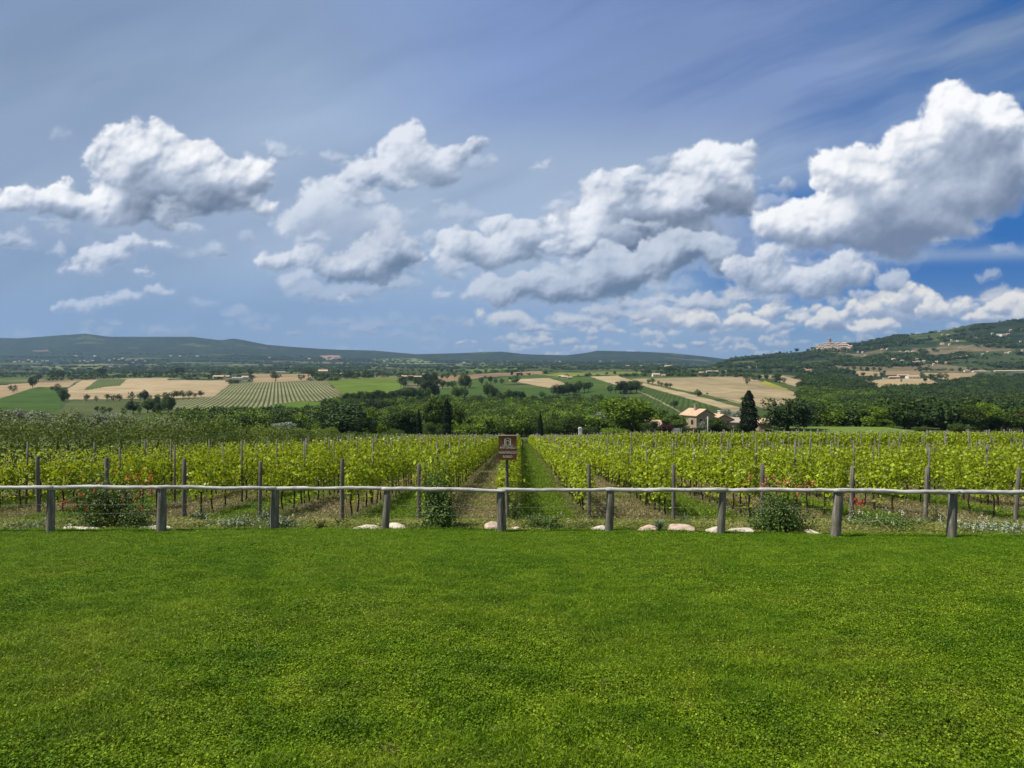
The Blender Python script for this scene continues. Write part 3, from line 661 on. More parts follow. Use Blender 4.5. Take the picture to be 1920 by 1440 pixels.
    o = obj('hills', mesh_np('hills', np.stack([X, DD, Z], -1).reshape(-1, 3), q, m, True, {'col': col.reshape(-1, 3), 'stripe': mask.ravel(), 'su': su.ravel()}))
    return tag(o, kind='structure')
make_terrain()
# ---------------------------------------------------------------- vineyard and lawn ground
RX0, RSP, RTILT = -.40, 2.31, .0123           # row nearest the sign, row spacing, drift per metre
def edge_y(x):                                 # where the mown lawn stops
    return np.interp(np.asarray(x, float), [-9.3, -5, -1, 2, 5, 9], [13.62, 13.75, 13.7, 13.45, 13.05, 12.85])
def ground_colour(b, kind):
    nt = b.nt; sx = nt.nodes.new('ShaderNodeSeparateXYZ'); nt.links.new(b.pos(), sx.inputs[0]); X, Y = sx.outputs[0], sx.outputs[1]
    if kind == 'lawn':
        n1 = b.noise(.55, 4, None, .6); n2 = b.noise(2.3, 4, None, .6); n3 = b.noise(9, 3)
        c = b.ramp(n2, [(.32, (.085, .165, .003)), (.5, (.145, .255, .004)), (.66, (.22, .33, .01))])
        c = b.mix(b.rng(n1, .46, .66, 0, .6), c, (.2, .27, .015)); c = b.mix(b.rng(n1, .48, .3, 0, .45), c, (.045, .14, .004))
        c = b.mix(b.rng(n3, .62, .75, 0, .6), c, (.25, .24, .07))
        far = b.rng(Y, 5, 12, 0, .45); return b.mix(far, c, (.14, .28, .01))
    u = b.m('DIVIDE', b.m('SUBTRACT', b.m('SUBTRACT', X, b.m('MULTIPLY', Y, RTILT)), RX0), RSP)
    n1 = b.noise(1.1, 5, None, .65); n2 = b.noise(7, 4, None, .6); n0 = b.noise(.35, 3)
    uu = b.m('ADD', u, b.m('MULTIPLY', b.m('SUBTRACT', n1, .5), .35))
    par = b.m('MODULO', b.m('ADD', b.m('FLOOR', uu), 200), 2)
    edge = b.m('ABSOLUTE', b.m('SUBTRACT', b.m('FRACT', b.m('ADD', uu, .5)), .5))      # 0 on the row
    green = b.ramp(n2, [(.3, (.09, .17, .01)), (.7, (.23, .33, .025))])
    tan = b.ramp(n2, [(.28, (.12, .15, .03)), (.48, (.3, .24, .1)), (.7, (.58, .45, .27))])
    mixf = b.m('MULTIPLY', par, b.rng(n0, .25, .5, .25, .8))
    c = b.mix(mixf, green, tan)
    under = b.ramp(n2, [(.3, (.11, .14, .03)), (.55, (.26, .24, .09)), (.75, (.44, .37, .19))])
    c = b.mix(b.rng(edge, .22, .1, 0, .65), c, under)
    bank = b.ramp(n1, [(.3, (.11, .16, .02)), (.5, (.24, .28, .05)), (.68, (.4, .37, .13))])
    c = b.mix(b.rng(Y, 17.5, 20.5, 1, 0), c, bank)
    return b.mix(b.rng(Y, 60, 150, 0, .6), c, (.1, .13, .025))
def ground_mat(name, kind, blade=False):
    m, nt, out = nodes(name); b = NB(nt); c = ground_colour(b, kind)
    if not blade:
        c = b.mix(.7 if kind == 'lawn' else .22, c, (.03, .07, .004) if kind == 'lawn' else (.05, .06, .012)); n = b.noise(22, 4)
        nt.links.new(b.bsdf(c, .95, .05, n, .5, .03), out.inputs[0]); return m
    var = b.attr('var').outputs['Fac']
    k = b.ramp(var, [(0, (.42, .42, .42)), (.6, (.95, .95, .95)), (.87, (1.3, 1.25, 1.3)), (1, (2.4, 2.0, 6))])
    c = b.mix(1, c, k, 'MULTIPLY')
    pr = b.bsdf(c, .6, .15); tr = nt.nodes.new('ShaderNodeBsdfTranslucent'); nt.links.new(c, tr.inputs[0])
    mx = nt.nodes.new('ShaderNodeMixShader'); mx.inputs[0].default_value = .3
    nt.links.new(pr, mx.inputs[1]); nt.links.new(tr.outputs[0], mx.inputs[2]); nt.links.new(mx.outputs[0], out.inputs[0]); return m
MAT['lawn'] = ground_mat('lawn', 'lawn'); MAT['lawn_blade'] = ground_mat('lawn_blade', 'lawn', True)
MAT['vground'] = ground_mat('vineyard_soil', 'vine'); MAT['rough_blade'] = ground_mat('rough_grass_blade', 'vine', True)
def sheet(name, xs, ys, zf, mat, keep=None):
    X, Y = np.meshgrid(xs, ys); 
    if keep is not None: Y = keep(X, Y)
    Z = zf(X, Y); H, W = X.shape; i = np.arange(H*W).reshape(H, W)
    q = np.stack([i[:-1, :-1], i[:-1, 1:], i[1:, 1:], i[1:, :-1]], -1).reshape(-1, 4)
    o = obj(name, mesh_np(name, np.stack([X, Y, Z], -1).reshape(-1, 3), q, mat, True)); return tag(o, kind='structure')
def bumps(X, Y, a, s, seed): return a*(fbm2(X/s+50, Y/s+50, seed, 3)-.5)
sheet('lawn_ground', np.arange(-26, 26.1, .3), np.linspace(0, 1, 60), lambda X, Y: near_z(X, Y)+bumps(X, Y, .012, 2.6, 31), MAT['lawn'],
      lambda X, Y: -6+(edge_y(X)+6)*Y)
sheet('vineyard_ground', np.arange(-150, 200.1, 1.), np.concatenate([[-20, 6, 10, 12], np.arange(12.6, 60, .4), np.arange(60, 186.1, 2.)]),
      lambda X, Y: gz(X, Y)-.05*(Y < edge_y(X)+.4)-.008+bumps(X, Y, .07, 1.2, 32)*s01(Y, 14, 16)-2*s01(Y, 180, 187), MAT['vground'])
# grass blades
def patch(seed, n, w, h, bw, clover, mat, lean=.5, half=.3):
    rs = np.random.RandomState(seed); c = np.zeros((n, 3)); c[:, :2] = rs.uniform(-half, half, (n, 2))
    an = rs.uniform(0, 2*pi, n); le = rs.normal(0, lean, (n, 2)); hh = h*rs.uniform(.45, 1.2, n)
    d = np.stack([np.cos(an), np.sin(an), 0*an], 1)*bw*.5*rs.uniform(.7, 1.3, n)[:, None]
    tip = c+np.stack([le[:, 0]*hh, le[:, 1]*hh, hh], 1); mid = c+np.stack([le[:, 0]*hh*.3, le[:, 1]*hh*.3, hh*.6], 1)
    v = np.stack([c-d, c+d, mid+d*.9, tip, mid-d*.9], 1).reshape(-1, 3); i = np.arange(n)[:, None]*5
    v[:, 2] -= .01
    q = np.hstack([i, i+1, i+2, i+4]); t = np.hstack([i+4, i+2, i+3]); var = np.repeat(rs.rand(n)**1.0, 5)
    m = int(n*clover); fs = [q, t]
    if m:
        cc = np.zeros((m, 3)); cc[:, :2] = rs.uniform(-half, half, (m, 2)); cc[:, 2] = h*rs.uniform(.3, .95, m)
        lv, lq, lvar = leaves(cc, np.tile([0, 0, 1.], (m, 1)), .0125*(1 if h < .06 else 2.2), rs, .2, 1, .5)
        fs[0] = np.concatenate([q, lq+len(v)]); v = np.concatenate([v, lv]); var = np.concatenate([var, lvar*.95])
    return mesh_np('grass_patch', v, fs, mat, attrs={'var': var})
LP = [patch(1+k, 3300, .3, .03, .0045, .75, MAT['lawn_blade']) for k in range(2)]+[patch(5+k, 4600, .3, .042, .0034, .15, MAT['lawn_blade'], .9) for k in range(2)]
rs = np.random.RandomState(3)
gx, gy = np.meshgrid(np.arange(-14, 14, .4), np.arange(-1, 13.6, .4)); gx = gx.ravel()+rs.uniform(-.11, .11, gx.size); gy = gy.ravel()+rs.uniform(-.11, .11, gy.size)
k = (abs(gx) < np.maximum(gy, 1)*.75+5) & (gy < edge_y(gx)-.26); gx, gy = gx[k], gy[k]
ex = np.arange(-13, 13, .42); gx = np.concatenate([gx, ex]); gy = np.concatenate([gy, edge_y(ex)-.27+rs.uniform(-.05, .03, len(ex))])
n = len(gx); scatter('lawn_grass', np.stack([gx, gy, near_z(gx, gy)+bumps(gx, gy, .012, 2.6, 31)], 1), LP, rs.uniform(.95, 1.15, n), rs.uniform(0, 6.28, n), np.where(fbm2(gx/1.7+20, gy/1.7+20, 93, 3)+rs.normal(0, .05, n) > .52, 0, 2)+rs.randint(0, 2, n),
        'short mown green lawn grass filling the foreground', 'grass', sclz=rs.uniform(.8, 1.25, n))
TP = [patch(61+k, 160, .2, .085, .006, .1, MAT['lawn_blade'], .5, .12) for k in range(3)]
ex = rs.uniform(-11, 11, 420); px_ = np.array([p[0] for p in [(-8.9, 0), (-6.2, 0), (-4.3, 0), (-2.3, 0), (-.2, 0), (1.75, 0), (3.7, 0), (5.6, 0), (7.6, 0)]])
ey = edge_y(ex)-rs.uniform(-.12, .10, 420); lx = rs.uniform(-8, 8, 160); ly = rs.uniform(3.2, 13, 160); ex = np.concatenate([ex, lx]); ey = np.concatenate([ey, ly]); n = len(ex); sz = rs.uniform(.5, 1.25, n)*np.where(np.arange(n) < 420, 1, .6)
scatter('edge_grass', np.stack([ex, ey, near_z(ex, ey)-.01], 1), TP, sz, rs.uniform(0, 6.3, n), rs.randint(0, 3, n), 'unmown taller tufts along the lawn edge under the fence', 'grass', sclz=sz)
RP = [patch(11+k, 700, .3, .10, .010, .35, MAT['rough_blade'], .7, .4) for k in range(3)]+[patch(21, 500, .3, .05, .014, .8, MAT['rough_blade'], 1.2, .4)]
gx = rs.uniform(-60, 60, 60000); gy = 13+rs.rand(60000)**2.3*150
k = (abs(gx) < gy*.76+1.5) & (gy > edge_y(gx)+.4) & (gx > -19); gx, gy = gx[k][:13000], gy[k][:13000]
u = (gx-gy*RTILT-RX0)/RSP; par = np.floor(u).astype(int) % 2; n = len(gx)
idx = np.where((par == 1) & (gy > 18) & (rs.rand(n) < .6), 3, rs.randint(0, 3, n)); sc = rs.uniform(.8, 1.3, n)*(1+gy*.012)
scatter('rough_grass', np.stack([gx, gy, gz(gx, gy)-.01], 1), RP, sc, rs.uniform(0, 6.3, n), idx, 'uneven green and dry grass between the vine rows', 'grass', sclz=sc*rs.uniform(.5, 1.3, n)*np.where(gy < 19, .6, 1))

# ---------------------------------------------------------------- rail fence
def D_of(py): return 2219/(py-835.6)           # depth at which the lawn shows at that row
FP = [(-530, 1000), (-322, 1000), (-112, 1000), (95, 1000), (303, 999), (515, 995), (724, 996), (940, 1000), (1143, 1000), (1353, 1004), (1569, 1009), (1785, 1010), (2003, 1012), (2222, 1013)]
fence = tag(empty('rail_fence', at(940, 1000, 13.5)), 'low weathered wooden rail fence with thin wires along the lawn edge', 'fence')
bpy.context.view_layer.update(); f0 = np.array(fence.location)
rr = random.Random(4); tops = []
for i, (px, py) in enumerate(FP):
    d = D_of(py); x, y, z = at(px, py, d); rail_py = np.interp(px, [0, 250, 480, 720, 940, 1143, 1353, 1569, 1785, 1920], [914, 912.5, 914, 915.5, 918.5, 917, 918, 919, 921, 922])
    zt = EYE-(rail_py-HY)/F*d; tops.append((x, y, zt))
    m = MB(); hgt = zt-z+.0; lean = {724: .04, 1569: .045, 1785: .03, 303: .01}.get(px, rr.uniform(-.03, .03)); x -= lean*.5; r = rr.uniform(.068, .086)
    m.tube([(0, 0, -.3), (0, 0, .0), (lean*.4, 0, hgt*.35), (lean, 0, hgt*.7), (lean, 0, hgt-.05), (lean, 0, hgt-.02)], [r*1.05, r*1.05, r, r*.96, r*.93, r*.7], 12, rr, .035)
    o = m.build('post', MAT['post'], fence, True); o.location = np.array((x, y, z))-f0
for i in range(len(FP)-1):
    a = np.array(tops[i]); c = np.array(tops[i+1]); m = MB(); pts = []; rad = []
    e = (c-a)/np.linalg.norm(c-a); a = a-e*.07; c = c+e*.09; r0 = rr.uniform(.036, .041)
    for k in range(26):
        t = k/25; pts.append(a+(c-a)*t+np.array([0, -.05+(.02 if i % 2 else -.02)*t, .007*sin(t*5+i*2)+.004*sin(t*13+i)+rr.uniform(-.003, .003)]))
        rad.append((r0*(1-.16*t))*(1+rr.uniform(-.06, .06)))
    rad[0] *= .8; rad[-1] *= .75
    m.tube(np.array(pts)-pts[0], rad, 10, rr, .07); o = m.build('rail', MAT['rail'], fence, True); o.location = np.array(pts[0])-f0
for dz in (.33, .49):
    m = MB(); pts = []
    for i, (x, y, zt) in enumerate(tops):
        pts.append((x, y+.085, zt-dz))
        if i < len(tops)-1:
            x2, y2, z2 = tops[i+1]; pts.append(((x+x2)/2, (y+y2)/2+.085, (zt+z2)/2-dz-.012))
    m.tube(np.array(pts)-f0, .0022, 5); m.build('wire', MAT['wire'], fence)

# ---------------------------------------------------------------- sign
sd = 20.15; sx_, sy_, sz_ = at(950.5, 862, sd)
gzs = float(gz(sx_, sd)); sign = tag(empty('vineyard_sign', (sx_, sd, gzs)), 'brown board sign with white arch emblem and lettering on a wooden post', 'sign')
H0 = sz_-gzs
m = MB(); m.tube([(.03, .05, -.2), (.02, .05, .4), (0, .05, H0*.5), (0, .05, H0), (-.005, .05, H0+.5)], [.055, .055, .05, .048, .045], 10, rr, .04); m.build('post', MAT['stake'], sign, True)
MAT['signb'] = plain('brown_board', (.17, .08, .035), .55, .3, 3, .2); MAT['letter'] = plain('cream_lettering', (.72, .68, .6), .6); MAT['cap'] = plain('pale_cap', (.5, .4, .26), .7)
bw, bh = 34/F*sd, 45/F*sd
m = MB(); m.box(-bw/2+.02, bw/2+.02, -.032, -.002, 0, bh); board = m.build('board', MAT['signb'], sign); board.location = (0, 0, H0)
m = MB(); m.box(-bw/2+.012, bw/2+.028, -.045, .004, bh+.001, bh+.018); m.build('cap', MAT['cap'], board)
def text(body, x, z, size, ox=0):
    cu = D.curves.new('lettering', 'FONT'); cu.body = body; cu.size = size; cu.align_x = 'CENTER'; cu.extrude = .0015; cu.offset = ox; cu.materials.append(MAT['letter'])
    t_ = D.objects.new('text', cu); COL.objects.link(t_); bpy.context.view_layer.update(); me = D.meshes.new_from_object(t_.evaluated_get(bpy.context.evaluated_depsgraph_get())); me.name = 'lettering'; D.objects.remove(t_)
    o = D.objects.new('lettering', me); link(o, board); o.rotation_euler = (radians(90), 0, 0); o.location = (x, -.034, z); return o
text('ANTONELLI', .02, bh*.47, .088, .0012).scale = (.92, 1, 1); text('MONTEFALCO', .02, bh*.26, .082, .0014).scale = (.88, 1, 1); text('ROSSO', .02, bh*.09, .082, .0014)
m = MB(); q = 6/F*sd                               # the arch emblem: outer frame with curved top, two piers and an inner arch
def arch(r, w, x0, zb, seg=9, y=-.0335, zs=1):
    for k in range(seg):
        a0, a1 = pi*k/seg, pi*(k+1)/seg
        pt = [(x0+rr_*cos(a), zb+rr_*sin(a)*zs) for rr_, a in ((r, a0), (r+w, a0), (r+w, a1), (r, a1))]
        m.prism(pt, y, y-.003)
zb = bh*.62; cx_ = .02
m.box(cx_-.145, cx_+.145, -.036, -.033, zb-.012, zb)
for sgn in (-1, 1):
    m.box(cx_+sgn*.075-.013, cx_+sgn*.075+.013, -.036, -.033, zb+.001, zb+.155); m.box(cx_+sgn*.041-.006, cx_+sgn*.041+.006, -.036, -.033, zb+.001, zb+.085)
m.box(cx_-.096, cx_-.062, -.036, -.033, zb+.156, zb+.17); m.box(cx_+.062, cx_+.096, -.036, -.033, zb+.156, zb+.17)
arch(.035, .014, cx_, zb+.086); arch(.058, .018, cx_, zb+.135, zs=.75); m.build('emblem', MAT['letter'], board)

# ---------------------------------------------------------------- vines and their posts
ORD = ['', 'first', 'second', 'third', 'fourth', 'fifth', 'sixth', 'seventh', 'eighth', 'ninth', 'tenth', 'eleventh', 'twelfth', 'thirteenth', 'fourteenth', 'fifteenth', 'sixteenth', 'seventeenth', 'eighteenth', 'nineteenth', 'twentieth']+['%dth' % k for k in range(21, 200)]
for k in range(21, 200):
    if k % 10 in (1, 2, 3) and k % 100 not in (11, 12, 13): ORD[k] = str(k)+{1: 'st', 2: 'nd', 3: 'rd'}[k % 10]
def row_name(k):
    return 'the vine row behind the brown sign' if k == 0 else 'the %s vine row %s of the sign' % (ORD[abs(k)], 'right' if k > 0 else 'left')
def vine_foliage(seed, n, size, mat='vine'):
    rs = np.random.RandomState(seed); t = rs.rand(n)
    x = rs.normal(0, .15, n)*(1-.3*t); y = rs.uniform(-.56, .56, n); z = .72+.95*t**.8
    top = 1.42+.2*np.sin(y*6+seed)+.1*rs.normal(size=n); z = np.where(z > top, top-rs.rand(n)*.4, z)
    sh = rs.rand(n) < .06; z = np.where(sh, 1.6+rs.rand(n)*.32, z); x = np.where(sh, x*.6, x)
    lo = rs.rand(n) < .05; z = np.where(lo, .3+rs.rand(n)*.4, z)
    c = np.stack([x, y, z], 1); nr = np.stack([np.sign(x)*.8, 0*x, .55+0*x], 1)
    v, q, var = leaves(c, nr, size, rs, .3, 1.08, .75)
    return mesh_np('foliage', v, q, MAT[mat], attrs={'var': var})
def vine_trunk(seed):
    r = random.Random(seed); m = MB(); a, b_ = r.uniform(-.07, .07), r.uniform(-.09, .09)
    m.tube([(0, 0, -.05), (a*.5, b_*.7, .2), (a, b_, .45), (a*.6, b_*.4, .72), (a*.3, b_*.1, .8)], [.036, .028, .024, .026, .018], 7, r, .15)
    m.tube([(a*.6, b_*.4, .72), (0, .2, .84), (0, .5, .86)], [.02, .014, .008], 5); m.tube([(a*.6, b_*.4, .72), (0, -.22, .83), (0, -.5, .87)], [.02, .014, .008], 5)
    for k in range(4):
        y = r.uniform(-.45, .45); m.tube([(0, y, .86), (r.uniform(-.1, .1), y+.03, 1.2), (r.uniform(-.15, .15), y+.06, 1.6)], [.006, .005, .003], 4)
    return m.mesh('trunk', MAT['vbark'], True)
VF = [vine_foliage(50+k, 260, .106) for k in range(6)]; VT = [vine_trunk(70+k) for k in range(5)]
rs = np.random.RandomState(17); V = []; P = []
FRONT = {-6: (968, 853), -5: (972, 856), -4: (973, 858), -3: (976, 863), -2: (976, 858), -1: (984, 868), 0: (985, 880), 1: (979, 868), 2: (980, 868), 3: (984, 867), 4: (985, 874), 5: (980, 873), 6: (982, 875)}
for k in range(-7, 58):
    bp, tp = FRONT.get(k, (978, 872)); y0 = 3544/(bp-808)
    y = y0; j = 0; far = 172 if k > -3 else 168
    if k > 14: y0 = y = 21
    n = 1
    P.append((k, 0, y0, 'end'))
    yy = y0+4.
    while yy < far: P.append((k, n, yy+rs.uniform(-.2, .2), 'mid')); n += 1; yy += 3.9
    yy = y0+.75; n = 1
    right = k > 1
    while yy < far:
        px = CX+(RX0+k*RSP+yy*RTILT)/yy*F; gap = s01((px-CX)/F, .06, .2) > .5 and 58+ (k*.13) % 2 < yy < 76
        if not gap and rs.rand() > .025: V.append((k, n, yy+rs.uniform(-.06, .06)))
        n += 1; yy += .95
def vx(k, y): return RX0+k*RSP+y*RTILT
V = [v for v in V if abs(vx(v[0], v[2])) < v[2]*.80+3]; P = [p for p in P if abs(vx(p[0], p[2])) < p[2]*.80+3]
inview = lambda k, y: abs(vx(k, y)) < y*.70+.3
def score(k, y): return y+1000*(not inview(k, y))
V.sort(key=lambda v: score(v[0], v[2])); P.sort(key=lambda v: score(v[0], v[2]))
for (k, n, y) in V[:300]:
    x = vx(k, y)+rs.uniform(-.04, .04); e = empty('grapevine', (x, y, float(gz(x, y))), rs.choice([0, pi])+RTILT*-1, 1)
    e.scale = (1, 1, rs.uniform(.93, 1.05))
    tag(e, 'leafy %s vine from the near end of %s' % (ORD[n], row_name(k)), 'grapevine', 'grapevines in the vineyard rows')
    obj('trunk', VT[rs.randint(5)], e); obj('foliage', VF[rs.randint(6)], e)
VJ = [joined('vine', [VF[k], VT[k % 5]]) for k in range(6)]
VM = [joined('vine', [vine_foliage(90+k, 100, .185), VT[k]]) for k in range(3)]; VL = [vine_foliage(95+k, 60, .24) for k in range(3)]
R = V[300:]; xy = np.array([(vx(k, y), y) for k, n, y in R]); n = len(R); yv = xy[:, 1]
idx = np.where(yv < 48, rs.randint(0, 6, n), np.where(yv < 90, 6+rs.randint(0, 3, n), 9+rs.randint(0, 3, n)))
print('vines', len(V), 'posts', len(P))
scatter('vineyard', np.stack([xy[:, 0], yv, gz(xy[:, 0], yv)], 1), VJ+VM+VL, np.full(n, 1.), rs.choice([0, pi], n), idx, 'bright green vines of the farther rows running to the vineyard end', 'vines', sclz=rs.uniform(.92, 1.06, n))
# thick end posts and the thinner posts between
for (k, n, y, kind) in [p for p in P if p[3] == 'end']:
    x = vx(k, y)-.03; z = float(gz(x, y)); bp, tp = FRONT.get(k, (978, 870)); h = (bp-tp)/F*y if k in FRONT else 1.6
    if k == 0: continue
    if not inview(k, y): continue
    m = MB(); r = random.Random(k+40); ln = {6: .12, 5: .06, 4: .05, -6: -.04}.get(k, r.uniform(-.02, .02)); rad = r.uniform(.055, .068)
    m.tube([(0, 0, -.2), (0, 0, .05), (ln*.3, 0, h*.33), (ln*.7, .01, h*.7), (ln, .01, h-.02), (ln, .01, h)], [rad, rad, rad*.95, rad*.93, rad*.9, rad*.6], 10, r, .05)
    o = m.build('vineyard_end_post', MAT['post' if k in (4, 5) else 'stake'], None, True); o.location = (x, y-.25, z)
    tag(o, 'thick weathered wooden end post of %s' % row_name(k), 'post', 'wooden end posts of the vine rows')
def stake_mesh(seed, rad, h, mat='stake'):
    r = random.Random(seed); m = MB(); a, c = r.uniform(-.05, .05), r.uniform(-.05, .05)
    m.tube([(0, 0, -.1), (a*.5, c*.5, h*.5), (a, c, h)], [rad, rad*.95, rad*.85], 7, r, .06); return m.mesh('trellis_post', MAT[mat], True)
SM = [stake_mesh(s, .036, 2.12) for s in range(4)]+[stake_mesh(9, .028, 2.1, 'metal')]
mids = [p for p in P if p[3] == 'mid']
for (k, n, y, kind) in mids[:280]:
    x = vx(k, y); o = obj('trellis_post', SM[rs.randint(5)], None, (x, y, float(gz(x, y)))); o.scale = (1, 1, rs.uniform(.93, 1.06))
    tag(o, '%s thin trellis post from the front in %s' % (ORD[n], row_name(k)), 'post', 'trellis posts among the vines')
R = mids[280:]; xy = np.array([(vx(k, y), y) for k, n, y, _ in R]); n = len(R)
scatter('trellis_posts', np.stack([xy[:, 0], xy[:, 1], gz(xy[:, 0], xy[:, 1])], 1), SM, rs.uniform(1.3, 1.9, n), rs.uniform(0, 6, n), rs.randint(0, 5, n), 'thin grey posts standing above the vines of the farther rows', 'posts', sclz=rs.uniform(.93, 1.08, n))

# ---------------------------------------------------------------- planting and stones behind the fence
def Dbed(py): return 13.9
def leafball(name, px, d, wpx, hpx, n, size, mat, label, cat, seed, flowers=None, group=None, flat=.5, stems=0, aspect=1.3, depth=.8, airy=0):
    rs = np.random.RandomState(seed); w = wpx/F*d*1.22; h = hpx/F*d*1.12; x = (px-CX)/F*d; z = float(gz(x, d))
    k = 16; c0 = rs.normal(size=(k, 3)); c0 /= np.linalg.norm(c0, axis=1)[:, None]; c0 *= rs.uniform(.3, .75, (k, 1)); c0[:, 2] = abs(c0[:, 2])*1.1
    i = rs.randint(0, k, n); u = rs.normal(size=(n, 3)); u /= np.linalg.norm(u, axis=1)[:, None]
    p = c0[i]+u*rs.uniform(.1, .5, (n, 1)); p[:, 2] = np.abs(p[:, 2])
    if airy: p = np.where((rs.rand(n) < airy)[:, None], p*np.array([1.05, 1.05, 1.35]), p)
    p = p*np.array([w/2, w/2*depth, h*.92]); v, q, var = leaves(p, u+np.array([0, 0, .5]), size, rs, .3, aspect)
    e = tag(empty(name, (x, d, z)), label, cat, group); o = obj('foliage', mesh_np('foliage', v, q, MAT[mat], attrs={'var': var}), e)
    m = MB(); r = random.Random(seed)
    for s in range(max(stems, 5)):
        a = r.uniform(0, 6.3); m.tube([(0, 0, -.03), (cos(a)*w*.12, sin(a)*w*.1, h*.35), (cos(a)*w*.34, sin(a)*w*.25, h*r.uniform(.7, 1.08))], [.012, .008, .003], 4)
    m.build('stems', MAT['bark'], e)
    for (fm, fn, fs, z0, z1, xr) in (flowers or []):
        cl = max(3, fn//7); fc = np.stack([rs.uniform(-xr, xr, cl)*w/2, rs.uniform(-.6, .6, cl)*w/2, rs.uniform(z0, z1, cl)*h], 1)
        if z1 <= 1: fc[:, 2] = np.minimum(fc[:, 2], h*np.sqrt(np.clip(1.05-(fc[:, 0]/(w/2))**2, .05, 1))*1.0)
        pp = fc[rs.randint(0, cl, fn)]+rs.normal(0, fs*.9, (fn, 3))*np.array([.7, .7, 1.5]); v, q, var = leaves(pp, np.tile([0, -.6, .8], (fn, 1)), fs, rs, .2, 1)
        obj('flowers', mesh_np('flowers', v, q, MAT[fm], attrs={'var': var}), e)['kind'] = 'stuff'
    return e
leafball('flowering_shrub', 213, 14.5, 140, 90, 5000, .036, 'bush', 'loose dark green shrub with red flower spikes at the left', 'shrub', 1, [('red', 300, .026, .45, 1.1, .95), ('white', 90, .02, .02, .2, 1)], stems=16, airy=.35)
leafball('flowering_shrub', 827, 14.4, 84, 92, 4200, .036, 'bush', 'upright dark shrub with small pink flowers just left of the sign', 'shrub', 2, [('pink', 60, .018, .5, 1.05, .9)], stems=14, airy=.3)
leafball('flowering_shrub', 1462, 13.9, 126, 84, 6000, .034, 'bush', 'largest dense dark rounded shrub with pinkish red shoots at the right', 'shrub', 3, [('coral', 320, .022, .75, 1.1, .9)], stems=10, airy=.2)
leafball('low_shrub', 430, 14.6, 110, 20, 1500, .03, 'silver', 'spreading silvery plant beyond the rail left of the middle', 'shrub', 4, [('white', 90, .018, .6, 1, .9)])
leafball('low_shrub', 528, 14.5, 78, 22, 1100, .03, 'silver', 'silvery low plant at the foot of a fence post', 'shrub', 5, [('white', 40, .018, .6, 1, .9)])
leafball('low_shrub', 45, 14.3, 90, 14, 900, .03, 'silver', 'flat silvery plant at the left photo edge', 'shrub', 6, [('white', 40, .018, .6, 1, .9)])
leafball('low_shrub', 1022, 14.2, 92, 30, 1900, .028, 'bush', 'dark mounded plant speckled white just right of the sign', 'shrub', 7, [('white', 40, .014, .4, 1, .9)])
leafball('low_shrub', 1092, 14.3, 70, 15, 700, .028, 'weed', 'thin trailing plant beside the dark mound right of the sign', 'shrub', 8)
leafball('weed_clump', 600, 14.3, 26, 18, 240, .03, 'weed', 'small reddish weed left of the white boulder', 'plant', 9, [('pinkd' if 'pinkd' in MAT else 'plum', 60, .02, .3, 1, .9)])
leafball('weed_clump', 642, 14.8, 34, 20, 320, .034, 'weed', 'small bushy weed behind the left end of the white boulder', 'plant', 10)
leafball('low_shrub', 495, 15.6, 46, 44, 800, .034, 'silver', 'taller grey green shrub between two fence posts', 'shrub', 22)
leafball('low_shrub', 372, 15.8, 40, 36, 600, .034, 'silver', 'grey green shrub behind the rail left of the middle', 'shrub', 23)
leafball('weed_clump', 1118, 17.5, 36, 34, 500, .035, 'weed', 'bushy weed around the first end post right of the sign', 'plant', 11)
leafball('weed_clump', 962, 17.5, 30, 60, 600, .04, 'bush', 'dark leafy clump at the foot of the sign post', 'plant', 24)
leafball('weed_clump', 1325, 17.2, 34, 22, 300, .035, 'weed', 'dry weed clump left of the big right shrub', 'plant', 12)
leafball('rose_plant', 1755, 15.2, 46, 40, 420, .032, 'weed', 'sparse young rose plant left of the last fence post', 'plant', 13, airy=.4)
leafball('rose_plant', 1605, 15.5, 44, 42, 420, .032, 'weed', 'sparse rose plant with bright red blooms right of a post', 'plant', 14, [('red', 46, .038, .85, 1.15, .55)], airy=.4)
leafball('daisy_patch', 1655, 14.1, 130, 34, 2300, .03, 'bush', 'broad grey green patch with white daisies and a dead branch', 'shrub', 15, [('white', 160, .018, .5, 1, .9)])
leafball('low_shrub', 1725, 14.3, 60, 22, 800, .03, 'weed', 'green spreading plant between the last two fence posts', 'shrub', 25)
leafball('daisy_patch', 1870, 13.6, 150, 20, 2200, .028, 'silver', 'low mat thick with white flowers at the right photo edge', 'shrub', 16, [('white', 420, .02, .5, 1.05, .95)])
def blades_plant(px, d, wpx, hpx, n, label, seed):
    rs = random.Random(seed); x = (px-CX)/F*d; z = float(gz(x, d)); v = []; t = []; var = []
    for i in range(n):
        a = rs.uniform(0, 6.3); w = wpx/F*d*.5*rs.uniform(.2, 1); h = hpx/F*d*rs.uniform(.6, 1.05); b = len(v); c, s = cos(a), sin(a)
        v += [(-s*.012, c*.012, 0), (s*.012, -c*.012, 0), (c*w*.5+s*.011, s*w*.5-c*.011, h*.65), (c*w*.5-s*.011, s*w*.5+c*.011, h*.65), (c*w, s*w, h)]
        t += [(b, b+1, b+2), (b, b+2, b+3), (b+3, b+2, b+4)]; var += [rs.random()]*5
    o = obj('bladed_plant', mesh_np('bladed_plant', v, np.array(t), MAT['iris'], attrs={'var': var}), None, (x, d, z)); return tag(o, label, 'plant')
blades_plant(1235, 13.75, 44, 24, 60, 'spiky grey green plant in front of the pink boulders', 1); blades_plant(1283, 15.2, 34, 26, 50, 'spiky leaved clump behind the pink boulders', 2)
